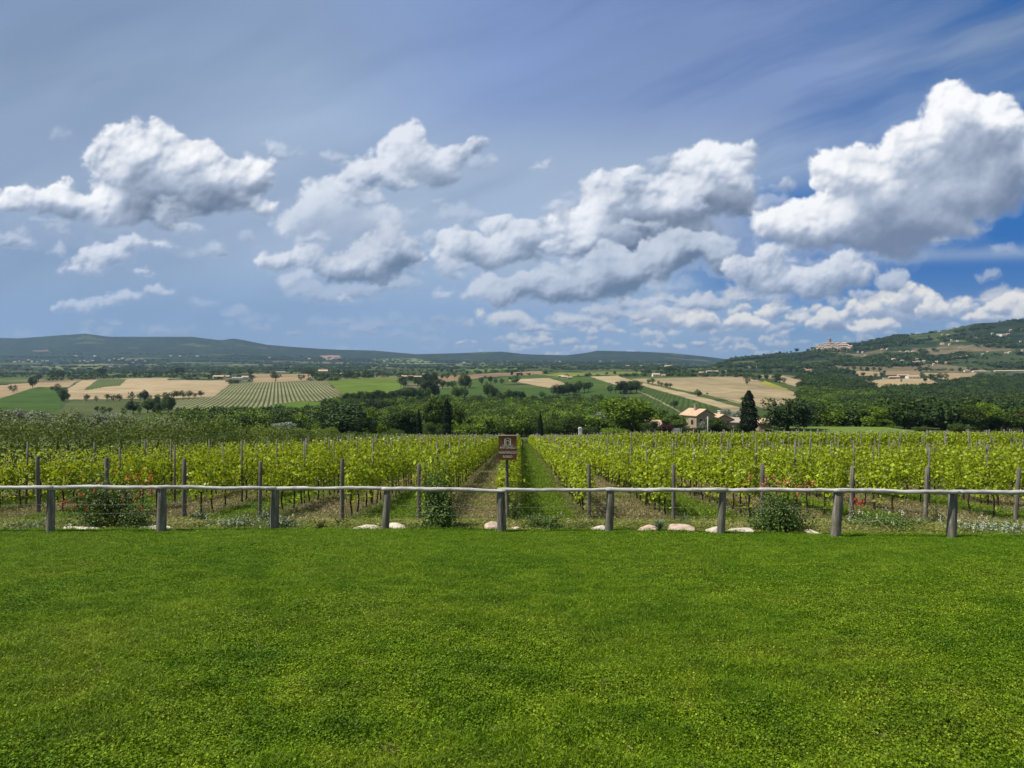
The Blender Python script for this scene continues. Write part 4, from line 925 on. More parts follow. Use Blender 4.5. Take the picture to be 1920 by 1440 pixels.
ROCKS = [(150, 999, 88, 9, 'rock', 'pale stone under the left side of the red flowering shrub'), (290, 999, 84, 9, 'rock', 'pale flat stone around the second fence post'),
 (682, 997, 56, 11, 'rock', 'white boulder half left of a fence post'), (738, 998, 52, 10, 'rock', 'white boulder half right of a fence post'), (925, 1000, 44, 14, 'pinkrock', 'rounded pinkish stone behind the middle fence post'), (962, 1000, 26, 8, 'pinkrock', 'small pinkish stone right of the middle fence post'),
 (1128, 1001, 34, 8, 'rock', 'small pale stone left of the post right of the sign'), (1216, 1003, 44, 11, 'pinkrock', 'pink boulder left of the spiky plant'),
 (1280, 1003, 58, 16, 'pinkrock', 'larger pink boulder right of the spiky plant'), (1340, 1007, 36, 14, 'rock', 'white stone left of the post by the big shrub'), (1392, 1007, 52, 11, 'rock', 'long white stone between a post and the big shrub'),
 (1522, 1009, 38, 7, 'rock', 'pale stone right of the big rounded shrub')]
for i, (px, py, w, h, mt, lab) in enumerate(ROCKS):
    d = float(edge_y((px-CX)/F*13.6))+.42; r = np.random.RandomState(i); import bmesh
    PLN = [np.append(v_/np.linalg.norm(v_), r.uniform(.55, .85)) for v_ in r.normal(size=(16, 3))]
    bm = bmesh.new(); bmesh.ops.create_icosphere(bm, subdivisions=4, radius=1)
    for vv in bm.verts:
        p = np.array(vv.co); nz = .32*(fbm2(np.array([p[0]*1.3+i*7+40]), np.array([p[1]*1.3+p[2]*1.7+40]), 5, 3)[0]-.5)*2+.10*(fbm2(np.array([p[0]*6+90]), np.array([p[1]*5+p[2]*6+90+i]), 9, 3)[0]-.5)*2
        p = p*(1+nz*.6)
        for q_ in PLN:
            t_ = p@q_[:3]-q_[3]
            if t_ > 0: p = p-q_[:3]*t_*.92
        vv.co = (p[0]*w/F*d*.6, p[1]*.24, p[2]*h/F*d*1.25)
    me = D.meshes.new('boulder'); bm.to_mesh(me); bm.free(); me.materials.append(MAT[mt])
    me.polygons.foreach_set('use_smooth', np.zeros(len(me.polygons), bool))
    x = (px-CX)/F*d; z = float(gz(x, d)); o = obj('boulder', me, None, (x, d, max(z, EYE-(py-HY)/F*d)-.01)); tag(o, lab, 'boulder', 'stones along the foot of the fence')
m = MB(); m.tube([(0, 0, .17), (.1, 0, .2), (.22, -.05, .1), (.3, -.06, .03), (.27, -.08, -.02)], [.008, .011, .012, .011, .008], 6, rr, .2); m.tube([(.28, -.05, .04), (.34, -.05, .02), (.36, -.05, -.02)], [.009, .008, .005], 5); m.tube([(.05, 0, .19), (-.1, .03, .16), (-.3, .03, .2)], [.008, .006, .004], 5)
m2 = plain('dry_branch', (.3, .23, .16), .9, .1, 20, .3); o = m.build('dead_branch', m2, None, True); o.location = at(1635, 996, 13.55); tag(o, 'bare forked dead branch lying over the daisy patch', 'branch')
# ---------------------------------------------------------------- trees
TREES = 0
WID = dict(round=.72, wide=.92, olive=.9, bush=1.1, tall=.42, pine=.8, cypress=.26)
def tree(name, px, top, d, kind, mat, label, group=None, base=None, width=None, near=True, seed=None, h=None):
    """a tree standing on the ground at distance d whose top shows at row top; width in photo pixels"""
    global TREES; TREES += 1; seed = TREES % 4 if seed is None else seed
    x = (px-CX)/F*d; z = float(gz(x, d)); hh = h if h else (EYE-(top-HY)/F*d)-z
    hh = max(hh, 1.0); wpx = width; s = 1 if not wpx else (wpx/F*d)/(WID[kind]*hh)
    if near: me = tree_meshes(kind, mat, 5600 if kind != 'cypress' else 5200, .034 if kind != 'cypress' else .022, seed)
    else: me = tree_meshes(kind, mat, 420, .075, seed)
    e = empty(name, (x, d, z-.1), (TREES*2.4) % 6.28, (hh*s, hh*s, hh)); tag(e, label, 'tree', group)
    obj('crown', me[0], e); obj('trunk', me[1], e); return e
NEAR = [ # name, px, top row, distance, kind, leaf, width px, label
 ('oak_tree', 648, 753, 208, 'wide', 'dark', 112, 'broad dark rounded tree beyond the left half of the vineyard'),
 ('oak_tree', 757, 766, 236, 'round', 'oak', 66, 'dark full tree just left of the thin left cypress'),
 ('cypress_tree', 785, 766, 212, 'cypress', 'cypress', 9, 'thin dark cypress left of the tall poplars'),
 ('cypress_tree', 838, 748, 214, 'cypress', 'cypress', 17, 'tall dark cypress beside the airy poplars left of the sign'),
 ('poplar_tree', 813, 740, 226, 'tall', 'mid', 34, 'airy tall poplar left of the tall cypress'), ('poplar_tree', 829, 735, 240, 'tall', 'mid', 32, 'tallest airy poplar behind the tall cypress'),
 ('poplar_tree', 856, 752, 250, 'tall', 'mid', 30, 'shorter poplar right of the tall cypress'), ('oak_tree', 715, 776, 250, 'round', 'mid', 60, 'mid green tree between the broad dark tree and the left cypress'),
 ('poplar_tree', 694, 762, 228, 'tall', 'fresh', 20, 'slender pale stemmed tree right of the broad dark tree'),
 ('oak_tree', 590, 776, 262, 'round', 'mid', 70, 'mid green tree left of the broad dark tree'), ('oak_tree', 548, 764, 300, 'round', 'dark', 62, 'dark tree below the small green field'),
 ('oak_tree', 505, 776, 270, 'wide', 'mid', 60, 'rounded tree below the striped vineyard corner'), ('oak_tree', 535, 790, 232, 'round', 'olive', 40, 'greyish tree low in front of the dark left trees'),
 ('oak_tree', 450, 778, 262, 'wide', 'oak', 62, 'spreading tree under the striped field, left part'), ('oak_tree', 405, 784, 240, 'bush', 'fresh', 56, 'light green bushy tree above the bramble hedge'),
 ('oak_tree', 362, 780, 250, 'bush', 'mid', 50, 'bushy tree right of the grey olive grove'), ('oak_tree', 615, 800, 196, 'bush', 'fresh', 50, 'low yellow green bush in front of the broad dark tree'),
 ('oak_tree', 560, 800, 190, 'bush', 'hedge', 60, 'low bush above the far part of the bramble hedge'), ('oak_tree', 700, 808, 192, 'bush', 'fresh', 46, 'low bright bush right of the broad dark tree'),
 ('oak_tree', 740, 800, 205, 'bush', 'mid', 46, 'bush at the foot of the dark full tree'), ('oak_tree', 810, 790, 205, 'bush', 'mid', 44, 'bush between the two cypresses left of the sign'),
 ('cypress_tree', 1013, 774, 204, 'cypress', 'cypress', 10, 'thin lone cypress right of the sign'),
 ('walnut_tree', 1181, 737, 226, 'round', 'fresh', 86, 'large bright green tree left of the farm roofs'), ('willow_tree', 1126, 770, 242, 'olive', 'olive', 48, 'silver green round tree left of the large bright tree'),
 ('willow_tree', 1078, 776, 226, 'olive', 'mid', 46, 'grey green round tree above the small white wall'), ('oak_tree', 1040, 784, 232, 'bush', 'mid', 44, 'bushy tree between the lone cypress and the white wall'),
 ('oak_tree', 1106, 795, 222, 'bush', 'dark', 30, 'dark bush just right of the small white wall'), ('laurel_bush', 1152, 799, 220, 'bush', 'fresh', 64, 'low bright green bush under the large bright tree'),
 ('oak_tree', 1213, 792, 218, 'bush', 'oak', 30, 'small dark tree at the left end of the low tan roof'), ('oak_tree', 1226, 789, 214, 'pine', 'oak', 16, 'small tree standing before the low tan roof'),
 ('plum_tree', 1250, 788, 214, 'bush', 'plum', 24, 'dark purple leaved tree left of the farmhouse'), ('oak_tree', 1268, 772, 222, 'round', 'mid', 42, 'olive green tree touching the farmhouse left side'),
 ('oak_tree', 1318, 789, 222, 'bush', 'olive', 26, 'small shrub like tree before the farmhouse wall'), ('oak_tree', 1343, 781, 216, 'round', 'oak', 30, 'small green tree between the farmhouse and the chimney annex'),
 ('cypress_tree', 1404, 732, 213, 'cypress', 'cypress', 31, 'massive dark cypress right of the farm'), ('oak_tree', 1476, 738, 222, 'wide', 'dark', 104, 'large dark spreading oak right of the massive cypress'),
 ('olive_tree', 1362, 764, 262, 'olive', 'olive', 34, 'grey olive tree behind the chimney annex'), ('olive_tree', 1384, 768, 256, 'olive', 'olive', 28, 'grey olive tree just left of the massive cypress'),
 ('oak_tree', 1395, 790, 226, 'bush', 'oak', 40, 'low green hedge like tree left of the massive cypress foot'), ('oak_tree', 1290, 796, 215, 'bush', 'dark', 40, 'dark low bush along the farm yard wall'),
 ('oak_tree', 1532, 758, 244, 'round', 'mid', 52, 'first wood edge tree right of the large oak'), ('oak_tree', 1572, 760, 248, 'round', 'oak', 56, 'second wood edge tree right of the large oak'),
 ('oak_tree', 1604, 757, 250, 'round', 'dark', 46, 'dark tree at the wood edge above the grass strip'), ('oak_tree', 1636, 759, 244, 'round', 'fresh', 46, 'light green tree at the wood edge above the grass strip'),
 ('oak_tree', 1668, 757, 246, 'wide', 'oak', 60, 'broad olive green tree at the right wood edge'), ('oak_tree', 1706, 756, 242, 'wide', 'dark', 58, 'broad dark tree right of the broad olive green tree'),
 ('pine_tree', 1744, 757, 240, 'wide', 'dark', 56, 'dark pine like tree in the middle of the right wood edge'), ('oak_tree', 1782, 746, 250, 'round', 'oak', 58, 'tall dark tree in the right wood edge'),
 ('oak_tree', 1818, 757, 232, 'round', 'mid', 44, 'green tree before the tall dark trees at right'), ('oak_tree', 1848, 752, 240, 'round', 'fresh', 50, 'light green tree near the right photo edge'),
 ('pine_tree', 1884, 744, 248, 'round', 'dark', 54, 'tall dark tree close to the right photo edge'), ('oak_tree', 1918, 758, 230, 'round', 'mid', 54, 'green tree cut by the right photo edge'),
 ('oak_tree', 1627, 786, 252, 'round', 'fresh', 16, 'small young tree on the grass strip'), ('oak_tree', 1658, 783, 240, 'bush', 'fresh', 36, 'yellow green bush before the broad olive green tree'),
 ('oak_tree', 1730, 797, 224, 'bush', 'mid', 36, 'low green bush below the dark pine like tree'), ('oak_tree', 1798, 790, 222, 'bush', 'oak', 40, 'low bush under the tall dark tree at right'),
 ('oak_tree', 1960, 756, 231, 'round', 'oak', 54, 'tree beyond the right photo edge'),
]
for nm, px, top, d, kind, mt, w, lab in NEAR: tree(nm, px, top, d, kind, mt, lab, width=w)
for k, (px, top, d) in enumerate([(-30, 764, 104), (22, 762, 112), (68, 768, 120), (108, 765, 108), (150, 766, 116), (192, 770, 124), (228, 772, 112), (262, 776, 128), (296, 778, 118), (330, 782, 130), (-70, 766, 96), (48, 776, 96), (128, 778, 98), (208, 784, 104)]):
    tree('olive_tree', px, top, d, 'olive', 'olive', 'grey green olive tree, %s from the left in the grove over the bramble hedge' % ORD[k+1], 'olive trees beyond the bramble hedge', width=62, seed=k % 4)
# tree rows out in the fields: (phrase, leaf kinds, [(px, foot row, height px)])
ROWS = [
 ('on the left tan and green fields', [(24, 735, 15), (61, 726, 20), (72, 716, 14), (107, 737, 17), (120, 752, 21), (98, 733, 9)]),
 ('in the hedgerow below the left tan field', [(162, 752, 13), (181, 752, 10), (201, 752, 13), (213, 752, 12), (224, 752, 13), (245, 752, 17), (263, 752, 14), (271, 752, 20), (279, 751, 13), (296, 751, 12), (310, 751, 15), (326, 749, 17), (343, 748, 16), (355, 747, 15), (366, 745, 10), (377, 745, 13)]),
 ('in the grove under the hedgerow at left', [(182, 774, 12), (195, 776, 14), (205, 776, 12), (232, 778, 14), (250, 776, 24), (262, 777, 14), (277, 774, 24), (291, 774, 28), (301, 775, 24), (316, 774, 32), (333, 776, 12)]),
 ('standing singly in the striped vineyard field', [(411, 774, 12), (517, 715, 18), (565, 713, 13)]),
 ('along the top of the left tan fields', [(98, 713, 17), (108, 713, 18), (118, 712, 16), (128, 711, 14), (140, 711, 12), (152, 710, 14), (161, 710, 10), (172, 711, 15), (183, 710, 12), (189, 709, 19), (197, 709, 10), (234, 708, 14), (212, 710, 7), (222, 710, 7), (252, 708, 10), (262, 708, 11), (272, 707, 12), (282, 707, 12), (292, 707, 11), (302, 706, 10), (312, 705, 9), (322, 704, 14), (332, 704, 15), (342, 703, 14)]),
 ('around the farm with the terracotta roof at left', [(398, 705, 8), (411, 706, 12), (432, 706, 9), (448, 700, 11), (470, 706, 12), (473, 715, 12), (468, 700, 9), (452, 711, 7)]),
 ('around the pale pink house', [(578, 706, 17), (586, 708, 18), (594, 711, 12), (604, 712, 12), (614, 712, 11), (555, 700, 9), (562, 699, 9), (624, 700, 10), (634, 702, 9), (650, 709, 16), (658, 709, 15), (672, 709, 11), (682, 709, 13), (690, 708, 12), (697, 708, 10), (645, 700, 8)]),
 ('around the red brick building', [(752, 726, 17), (757, 727, 15), (783, 726, 18), (790, 726, 16), (802, 722, 22), (812, 724, 24), (820, 726, 17), (830, 728, 16), (840, 728, 12), (850, 728, 15), (872, 728, 26), (866, 727, 15), (880, 727, 13), (829, 710, 7), (838, 711, 8), (853, 710, 9), (866, 708, 10)]),
 ('on the brown field left of the sign', [(847, 700, 10), (856, 700, 7), (894, 702, 9), (900, 702, 8), (911, 700, 9), (876, 703, 7), (903, 723, 14), (912, 724, 9), (920, 720, 14), (929, 720, 11), (940, 721, 11), (960, 704, 6), (972, 696, 8), (978, 696, 9), (820, 698, 8), (828, 698, 7)]),
 ('in the dark belt below the bright green field', [(652, 758, 20), (664, 759, 22), (676, 759, 24), (688, 760, 25), (700, 760, 26), (712, 761, 28), (722, 761, 26), (735, 759, 24), (748, 757, 24), (760, 757, 26), (772, 756, 28), (783, 756, 22), (795, 751, 28), (805, 745, 30), (815, 745, 24)]),
 ('in the middle belt above the young wood', [(859, 747, 24), (871, 746, 18), (915, 746, 26), (925, 748, 22), (935, 749, 16), (945, 755, 20), (955, 756, 24), (967, 757, 24), (978, 757, 22), (990, 762, 18), (1000, 763, 20), (1008, 762, 14), (1017, 748, 14)]),
 ('in the clump right of the pale tan field', [(1038, 741, 18), (1047, 742, 20), (1056, 741, 22), (1066, 740, 22), (1076, 739, 22), (1086, 737, 22), (1096, 736, 18), (1103, 735, 18)]),
 ('in the clump beside the dirt road', [(1144, 737, 14), (1154, 737, 12), (1164, 738, 24), (1173, 738, 22), (1183, 737, 22), (1193, 737, 22), (1201, 735, 18)]),
 ('along the dirt road by the big tan field', [(1216, 720, 9), (1224, 721, 11), (1235, 723, 9), (1241, 724, 8), (1250, 728, 11), (1257, 727, 9), (1308, 744, 14), (1312, 744, 10), (1264, 766, 16), (1326, 741, 5), (1393, 756, 12)]),
 ('at the far edge of the big tan field', [(1137, 704, 7), (1153, 703, 7), (1209, 703, 8), (1217, 703, 10), (1235, 695, 8), (1249, 700, 12), (1256, 700, 12), (1262, 699, 10), (1272, 700, 8), (1285, 703, 9), (1299, 702, 9), (1320, 704, 8), (1368, 702, 12), (1378, 702, 13), (1388, 702, 11), (1401, 720, 16), (1414, 713, 11), (1423, 712, 9), (1438, 713, 11), (1356, 703, 9), (1345, 704, 8), (1433, 706, 14), (1444, 703, 14)]),
 ('on the knolls left of the right wood', [(1455, 718, 12), (1462, 718, 13), (1470, 718, 10), (1436, 711, 9), (1482, 700, 14), (1495, 701, 12), (1527, 697, 11), (1536, 697, 11), (1546, 697, 12), (1555, 698, 12), (1566, 699, 12), (1578, 700, 12), (1590, 701, 12), (1602, 696, 9), (1614, 696, 9), (1626, 696, 8), (1638, 697, 9), (1650, 698, 9), (1599, 704, 10)]),
 ('around the farm in the right wood', [(1606, 708, 8), (1618, 706, 8), (1632, 710, 7), (1641, 708, 9), (1652, 706, 8), (1745, 713, 12), (1754, 713, 13), (1763, 713, 14), (1773, 713, 13), (1726, 699, 12), (1738, 698, 10), (1690, 716, 6), (1735, 716, 7), (1800, 697, 8), (1815, 696, 7)]),
 ('on the slope just below the hilltop village', [(1524+k*6.1, 658+(k%3), 5+(k*3)%4) for k in range(14)]),
 ('on the skyline left of the hill village', [(1371, 673, 5), (1380, 672, 6), (1389, 671, 5), (1398, 671, 5), (1432, 667, 5), (1446, 665, 4), (1455, 664, 5), (1462, 664, 6), (1475, 663, 5), (1483, 662, 5), (1494, 661, 8), (1585, 646, 4), (1604, 645, 5), (1618, 643, 5)]),
]
rs = np.random.RandomState(44); nfar = 0
for phrase, lst in ROWS:
    lst = sorted(lst)
    for k, (px, foot, hp) in enumerate(lst):
        d = dist_of(px, foot); kind = ['round', 'wide', 'round', 'bush'][(k*7+foot) % 4]; mt = ['dark', 'oak', 'dark', 'mid'][(k*5+int(px)) % 4]
        if hp <= 9 and (k % 3 == 1): kind = 'tall'
        tree('field_tree', px, 0, d, kind, mt, '%s tree from the left %s' % (ORD[k+1], phrase), 'trees among the far fields', h=hp*1.12/F*d, width=hp*(1.0 if kind == 'bush' else .85)*rs.uniform(.8, 1.1), near=hp > 19, seed=(k+foot) % 4)
        nfar += 1
print('field trees', nfar)
def region(n, p0, p1, d0, d1, poly=None, seed=0, mask=None):
    r = np.random.RandomState(seed); d = np.sqrt(r.uniform(d0**2, d1**2, n)); px = r.uniform(p0, p1, n)
    ok = np.ones(n, bool)
    if poly: ok = inpoly(px, far_py(px, d), poly)
    px, d = px[ok], d[ok]; x = (px-CX)/F*d
    if mask: k = mask(x, d, px); x, d = x[k], d[k]
    return x, d
def wood(name, x, y, hmin, hmax, protos, wts, label, seed, sp=1.0):
    r = np.random.RandomState(seed); n = len(x); h = r.uniform(hmin, hmax, n); idx = r.choice(len(protos), n, p=np.array(wts)/sum(wts))
    w = h*r.uniform(.85, 1.3, n)*sp
    print(name, n); return scatter(name, np.stack([x, y, gz(x, y)-.4], 1), protos, w, r.uniform(0, 6.28, n), idx, label, 'woodland', sclz=h)
def TJ(kind, mat, seed, n=420, size=.075): a = tree_meshes(kind, mat, n, size, seed); return joined('tree', [a[0], a[1]])
P_young = [TJ('round', 'mid', 1), TJ('bush', 'fresh', 2), TJ('round', 'fresh', 3), TJ('wide', 'mid', 0), TJ('bush', 'oak', 1), TJ('tall', 'mid', 2)]
P_dark = [TJ('round', 'dark', 1), TJ('wide', 'dark', 2), TJ('round', 'oak', 3), TJ('bush', 'dark', 0), TJ('bush', 'oak', 1), TJ('wide', 'mid', 2)]
P_tiny = [TJ('bush', 'dark', 5, 90, .17), TJ('round', 'oak', 6, 90, .17), TJ('bush', 'mid', 7, 90, .17)]
x, y = region(3800, 690, 1245, 235, 520, [(690, 830), (690, 800), (760, 772), (840, 760), (1040, 762), (1120, 765), (1200, 775), (1210, 790), (1250, 805), (1250, 830)], 1)
wood('young_wood', x, y, 4.0, 8.0, P_young, [4, 3, 4, 3, 1, .4], 'dense young green wood filling the slope behind the sign', 2)
x, y = region(900, 330, 700, 235, 400, [(330, 830), (335, 797), (480, 786), (560, 786), (640, 775), (700, 772), (700, 830)], 3)
wood('ravine_wood', x, y, 4.5, 9, P_young+P_dark[:3], [2, 2, 2, 2, 2, .3, 2, 2, 2], 'mixed green wood in the hollow beyond the hedge at left', 4)
RP_ = [(1497, 840), (1497, 745), (1500, 728), (1514, 722), (1496, 708), (1560, 706), (1612, 720), (1650, 734), (1760, 729), (1790, 718), (1835, 711), (2700, 711), (2700, 840)]
x, y = region(11000, 1490, 2300, 236, 1500, RP_, 5)
k = (x/y*F+CX < 1660) & (y < 900)
wood('slope_wood', x[k], y[k], 4.5, 9, P_young+P_dark[:2], [3, 2, 2, 3, 2, .5, 1, 1], 'lighter green wood on the slope left of the dark wood', 26, 1.15)
x, y = x[~k], y[~k]
wood('hillside_wood', x, y, 5, 12, P_dark+P_young[:4], [4, 3, 3, 3, 2, 2, .5, .3, .3, .5], 'dark dense wood covering the slope at the right', 6, 1.15)
x, y = region(500, 600, 1240, 520, 620, [(600, 770), (640, 752), (800, 748), (900, 756), (1000, 760), (1080, 756), (1200, 762), (1240, 775)], 15)
wood('valley_wood', x, y, 5, 9, P_young+P_dark[:2], [3, 2, 2, 3, 3, .3, 3, 3], 'belt of mixed trees along the top of the young wood', 16)
nm = lambda x, y, px: fbm2(x/150+4, y/90+8, 71, 4) > .56
x, y = region(16000, 1345, 2400, 1950, 3120, None, 7, nm)
wood('hill_wood', x, y, 6, 13, P_tiny, [3, 3, 1], 'dark scrub and woods covering the village hill', 8, 1.4)
nm2 = lambda x, y, px: (fbm2(x/230+4, y/60+8, 81, 4) > .60) & ~(np.any([inpoly(px+0*x, far_py(px, y), p) for p, c, s in FIELDS], axis=0) if len(x) else False)
def fieldmask(x, y, px):
    py = far_py(px, y); m_ = fbm2(x/260+4, y/55+8, 81, 4) > .595
    for p, c, s in FIELDS: m_ &= ~inpoly(px, py, p)
    return m_
x, y = region(16000, -400, 2300, 1000, 2700, None, 9, fieldmask)
wood('scattered_trees', x, y, 4, 8.5, P_tiny, [3, 3, 2], 'small dark trees and hedges dotted over the far farmland', 10, 1.5)
x, y = region(14000, -600, 1360, 2700, 6000, None, 11, lambda x, y, px: fbm2(x/500+4, y/160+8, 91, 4) > .55)
wood('distant_trees', x, y, 7, 12, P_tiny, [3, 3, 1], 'far lines of trees below the mountain ridge', 12, 2.)
# hedges
def hedge(name, pts, label, seed, n, size0, mat='hedge', grow=.0035):
    """pts: (x, y, height, half width) along the hedge"""
    rs = np.random.RandomState(seed); P_ = np.array(pts, float); seg = np.hypot(*(P_[1:, :2]-P_[:-1, :2]).T); cum = np.concatenate([[0], np.cumsum(seg)])
    dens = 1/np.maximum(np.hypot(P_[:, 0], P_[:, 1]), 15); cd = np.concatenate([[0], np.cumsum(seg*(dens[1:]+dens[:-1])/2)]); s = np.interp(rs.rand(n)*cd[-1], cd, cum)
    x, y, h, w = [np.interp(s, cum, P_[:, i]) for i in range(4)]
    lump = .75+.5*fbm2(s/2.2, s*0+3, seed, 3); an = rs.uniform(0, pi, n); r = rs.uniform(.6, 1.02, n)**.7
    cl = .85+.3*fbm2(s/1.1+9, an*2, seed+1, 2)
    px_ = np.cos(an)*w*r*cl; pz = np.sin(an)**.7*h*lump*r*cl
    t = np.gradient(P_[:, 0], P_[:, 1]+1e-6*np.arange(len(P_))) if abs(P_[-1, 1]-P_[0, 1]) > abs(P_[-1, 0]-P_[0, 0]) else None
    if t is not None: X = x+px_; Y = y+rs.normal(0, .1, n)
    else: X = x+rs.normal(0, .1, n); Y = y+px_
    o = np.array([P_[0, 0], P_[0, 1], float(gz(P_[0, 0], P_[0, 1]))]); c = np.stack([X, Y, gz(X, Y)+pz], 1)-o
    nr = np.stack([np.cos(an), 0*an, np.sin(an)+.3], 1) if t is not None else np.stack([0*an, np.cos(an), np.sin(an)+.3], 1)
    D_ = np.hypot(X, Y); v, q, var = leaves(c, nr, (size0+grow*D_)*rs.uniform(.6, 1.3, n), rs, .3, 1.2, .6)
    e = tag(empty(name, o), label, 'hedge'); obj('foliage', mesh_np('foliage', v, q, MAT[mat], attrs={'var': var}), e); return e
HL = [(14, 2.6), (27, 2.85), (35, 2.8), (50, 2.7), (58, 2.55), (66, 2.3), (80, 1.95), (110, 1.8), (150, 1.7), (182, 1.6)]
hedge('bramble_hedge', [(-20.2+y*RTILT, y, h*1.12, 2.3) for y, h in HL], 'thick yellow green bramble hedge closing the vineyard at the left', 1, 90000, .05, 'hedge', .0012)
hedge('boundary_hedge', [((px-CX)/F*181, 181+(px-1200)*.004, h, .9) for px, h in ((690, .9), (960, .9), (1100, 1.3), (1250, 1.8), (1400, 2.0), (1920, 2.0), (2100, 2.0))], 'low clipped dark hedge running across the far vineyard end', 2, 15000, .1, 'oak', .0012)
hedge('garden_hedge', [((px-CX)/F*216, 216, h, .8) for px, h in ((1225, 1.8), (1300, 1.9), (1380, 1.9), (1396, 1.5))], 'dark garden hedge below the farmhouse', 3, 3500, .1, 'dark', .0012)
# verge strip and the pale track on the right
def strip(name, pts, w, mat, lift=.1):
    v = []; 
    for px, d in pts:
        x = (px-CX)/F*d
        for dd in (0, w): v.append(((px-CX)/F*d, d+dd, float(gz(x, d+dd))+lift+(.35 if name == 'grass_verge' else 0)*dd/w))
    q = [(2*i, 2*i+2, 2*i+3, 2*i+1) for i in range(len(pts)-1)]; o = obj(name, mesh_np(name, v, np.array(q), mat)); return tag(o, kind='structure')
MAT['verge'] = plain('verge_grass', (.12, .18, .03), .9, .1, .6, .3); MAT['track'] = plain('pale_gravel', (.5, .47, .42), .95, .1, 1.5, .15)
strip('grass_verge', [(px, 200) for px in range(1500, 1800, 15)], 36, MAT['verge'], .6)

# ---------------------------------------------------------------- buildings
def house(px, d, w, dep, h, rot, wall, roof, label, cat='house', group=None, rise=None, windows=0, chimney=False, base=None, name='house', lift=0):
    x = (px-CX)/F*d; z = float(gz(x, d)); e = tag(empty(name, (x, d, z+lift), rot), label, cat, group); rise = rise or w*.2
    m = MB(); m.box(-w/2, w/2, -dep/2, dep/2, -3, h); m.prism([(-w/2, h+.002), (w/2, h+.002), (0, h+rise)], -dep/2+.01, dep/2-.01); wl = m.build('wall', MAT[wall], e)
    m = MB(); o_ = .35; t = .18; sl = rise/(w/2)
    for s in (-1, 1): m.prism([(0, h+rise+.02), (s*(w/2+o_), h-sl*o_+.02), (s*(w/2+o_), h-sl*o_+.02+t), (0, h+rise+.02+t)][::s], -dep/2-o_, dep/2+o_)
    rf = m.build('roof', MAT[roof], e)
    if chimney: m = MB(); m.box(-w*.12-.35, -w*.12+.35, -.4, .4, h+rise*.5, h+rise+1.5); m.box(-w*.12-.5, -w*.12+.5, -.55, .55, h+rise+1.502, h+rise+1.7); m.build('chimney', MAT['stucco'], rf)
    for k in range(windows):
        n = windows; X = (-w/2)+(k+.5)*w/n
        m = MB(); m.box(X-.5, X+.5, -dep/2-.05, -dep/2+.05, h*.45, h*.45+1.3); f = m.build('window', MAT['glass'], e)
        m = MB(); m.box(X-.62, X+.62, -dep/2-.1, -dep/2-.003, h*.45-.16, h*.45-.003); m.build('sill', MAT['pale'], f)
    return e
# the farm at the end of the vineyard
e = house(1308, 238, 7.6, 7.6, 4.4, radians(27), 'stucco', 'rroof', 'ochre stone farmhouse with terracotta gable roof and chimney', 'house', chimney=True, rise=1.9, windows=0, name='farmhouse', lift=.6)
for (X, zz) in ((-1.9, 1.9), (1.7, 1.6)):
    m = MB(); m.box(X-.5, X+.5, -3.86, -3.76, zz, zz+1.4); f = m.build('window', MAT['glass'], e); m = MB(); m.box(X-.65, X+.65, -3.95, -3.78, zz-.16, zz-.01); m.build('sill', MAT['pale'], f)
for (Y, zz) in ((-1.8, 1.6), (1.6, 1.6)):
    m = MB(); m.box(-3.87, -3.77, Y-.5, Y+.5, zz, zz+1.4); m.build('window', MAT['glass'], e)
m = MB(); m.box(-.5, .5, -3.86, -3.76, -.6, 1.7); m.build('door', MAT['bark'], e)
e = house(1345, 240, 7, 7, 3.2, radians(20), 'stucco', 'rroof', 'lower stone annex with pale roof right of the farmhouse', 'house', rise=1.5, windows=2, name='farm_annex', lift=.4)
e = house(1368, 241, 8, 7, 2.1, radians(62), 'stucco', 'groof', 'grey lean roofed outbuilding with white chimney stack', 'house', rise=1.2, windows=1, name='farm_outbuilding', lift=.6)
m = MB(); m.box(-.4, .4, 3.0, 3.8, .5, 5.4); m.box(-.5, .5, 2.9, 3.9, 5.402, 5.55); m.build('chimney', MAT['whitew'], e)
house(1224, 232, 7, 4.5, 1.5, radians(88), 'pale', 'rroof', 'long low farm building with tan roof left of the farmhouse', 'house', rise=1.7, name='farm_barn', windows=1, lift=.5)
house(1432, 232, 6.5, 4, 2.0, radians(80), 'stucco', 'rroof', 'small tiled roof between the massive cypress and the large oak', 'house', rise=1.1, name='farm_shed', windows=1, lift=.6)
def wall_obj(name, px0, px1, d, h, mat, label, cat='wall', zadd=0):
    x0, x1 = (px0-CX)/F*d, (px1-CX)/F*d; z = float(gz((x0+x1)/2, d)); m = MB(); m.box(x0, x1, d, d+.4, z-1, z+h+zadd); m.box(x0-.05, x1+.05, d-.05, d+.45, z+h+zadd+.002, z+h+zadd+.08)
    o = m.build(name, MAT[mat], None); return tag(o, label, cat)
wall_obj('garden_wall', 1259, 1279, 214, 1.7, 'whitew', 'short white garden wall left of the dark garden hedge')
m = MB(); d = 215; x0, z0 = (1088-CX)/F*d, float(gz((1088-CX)/F*d, d)); m.box(-.5, .5, -.5, .5, -.5, 2.5); m.prism([(-.6, 2.502), (.6, 2.502), (.3, 2.9), (-.3, 2.9)], -.6, .6); m.box(-.2, .2, -.56, -.502, .6, 1.4)
o = m.build('wayside_shrine', MAT['whitew'], None); o.location = (x0, d, z0+.2); tag(o, 'small white masonry pillar between the dark bushes', 'pillar')
m = MB(); m.tube([(0, 0, -.5), (0, 0, 4), (0, 0, 6.6)], [.2, .17, .13], 10); m.box(-.5, .5, -.06, .06, 6.1, 6.22); px_, d = 1327, 183; o = m.build('utility_pole', MAT['concrete'], None, True); o.location = ((px_-CX)/F*d, d, float(gz((px_-CX)/F*d, d))); tag(o, 'grey concrete pole in front of the farmhouse right side', 'pole')
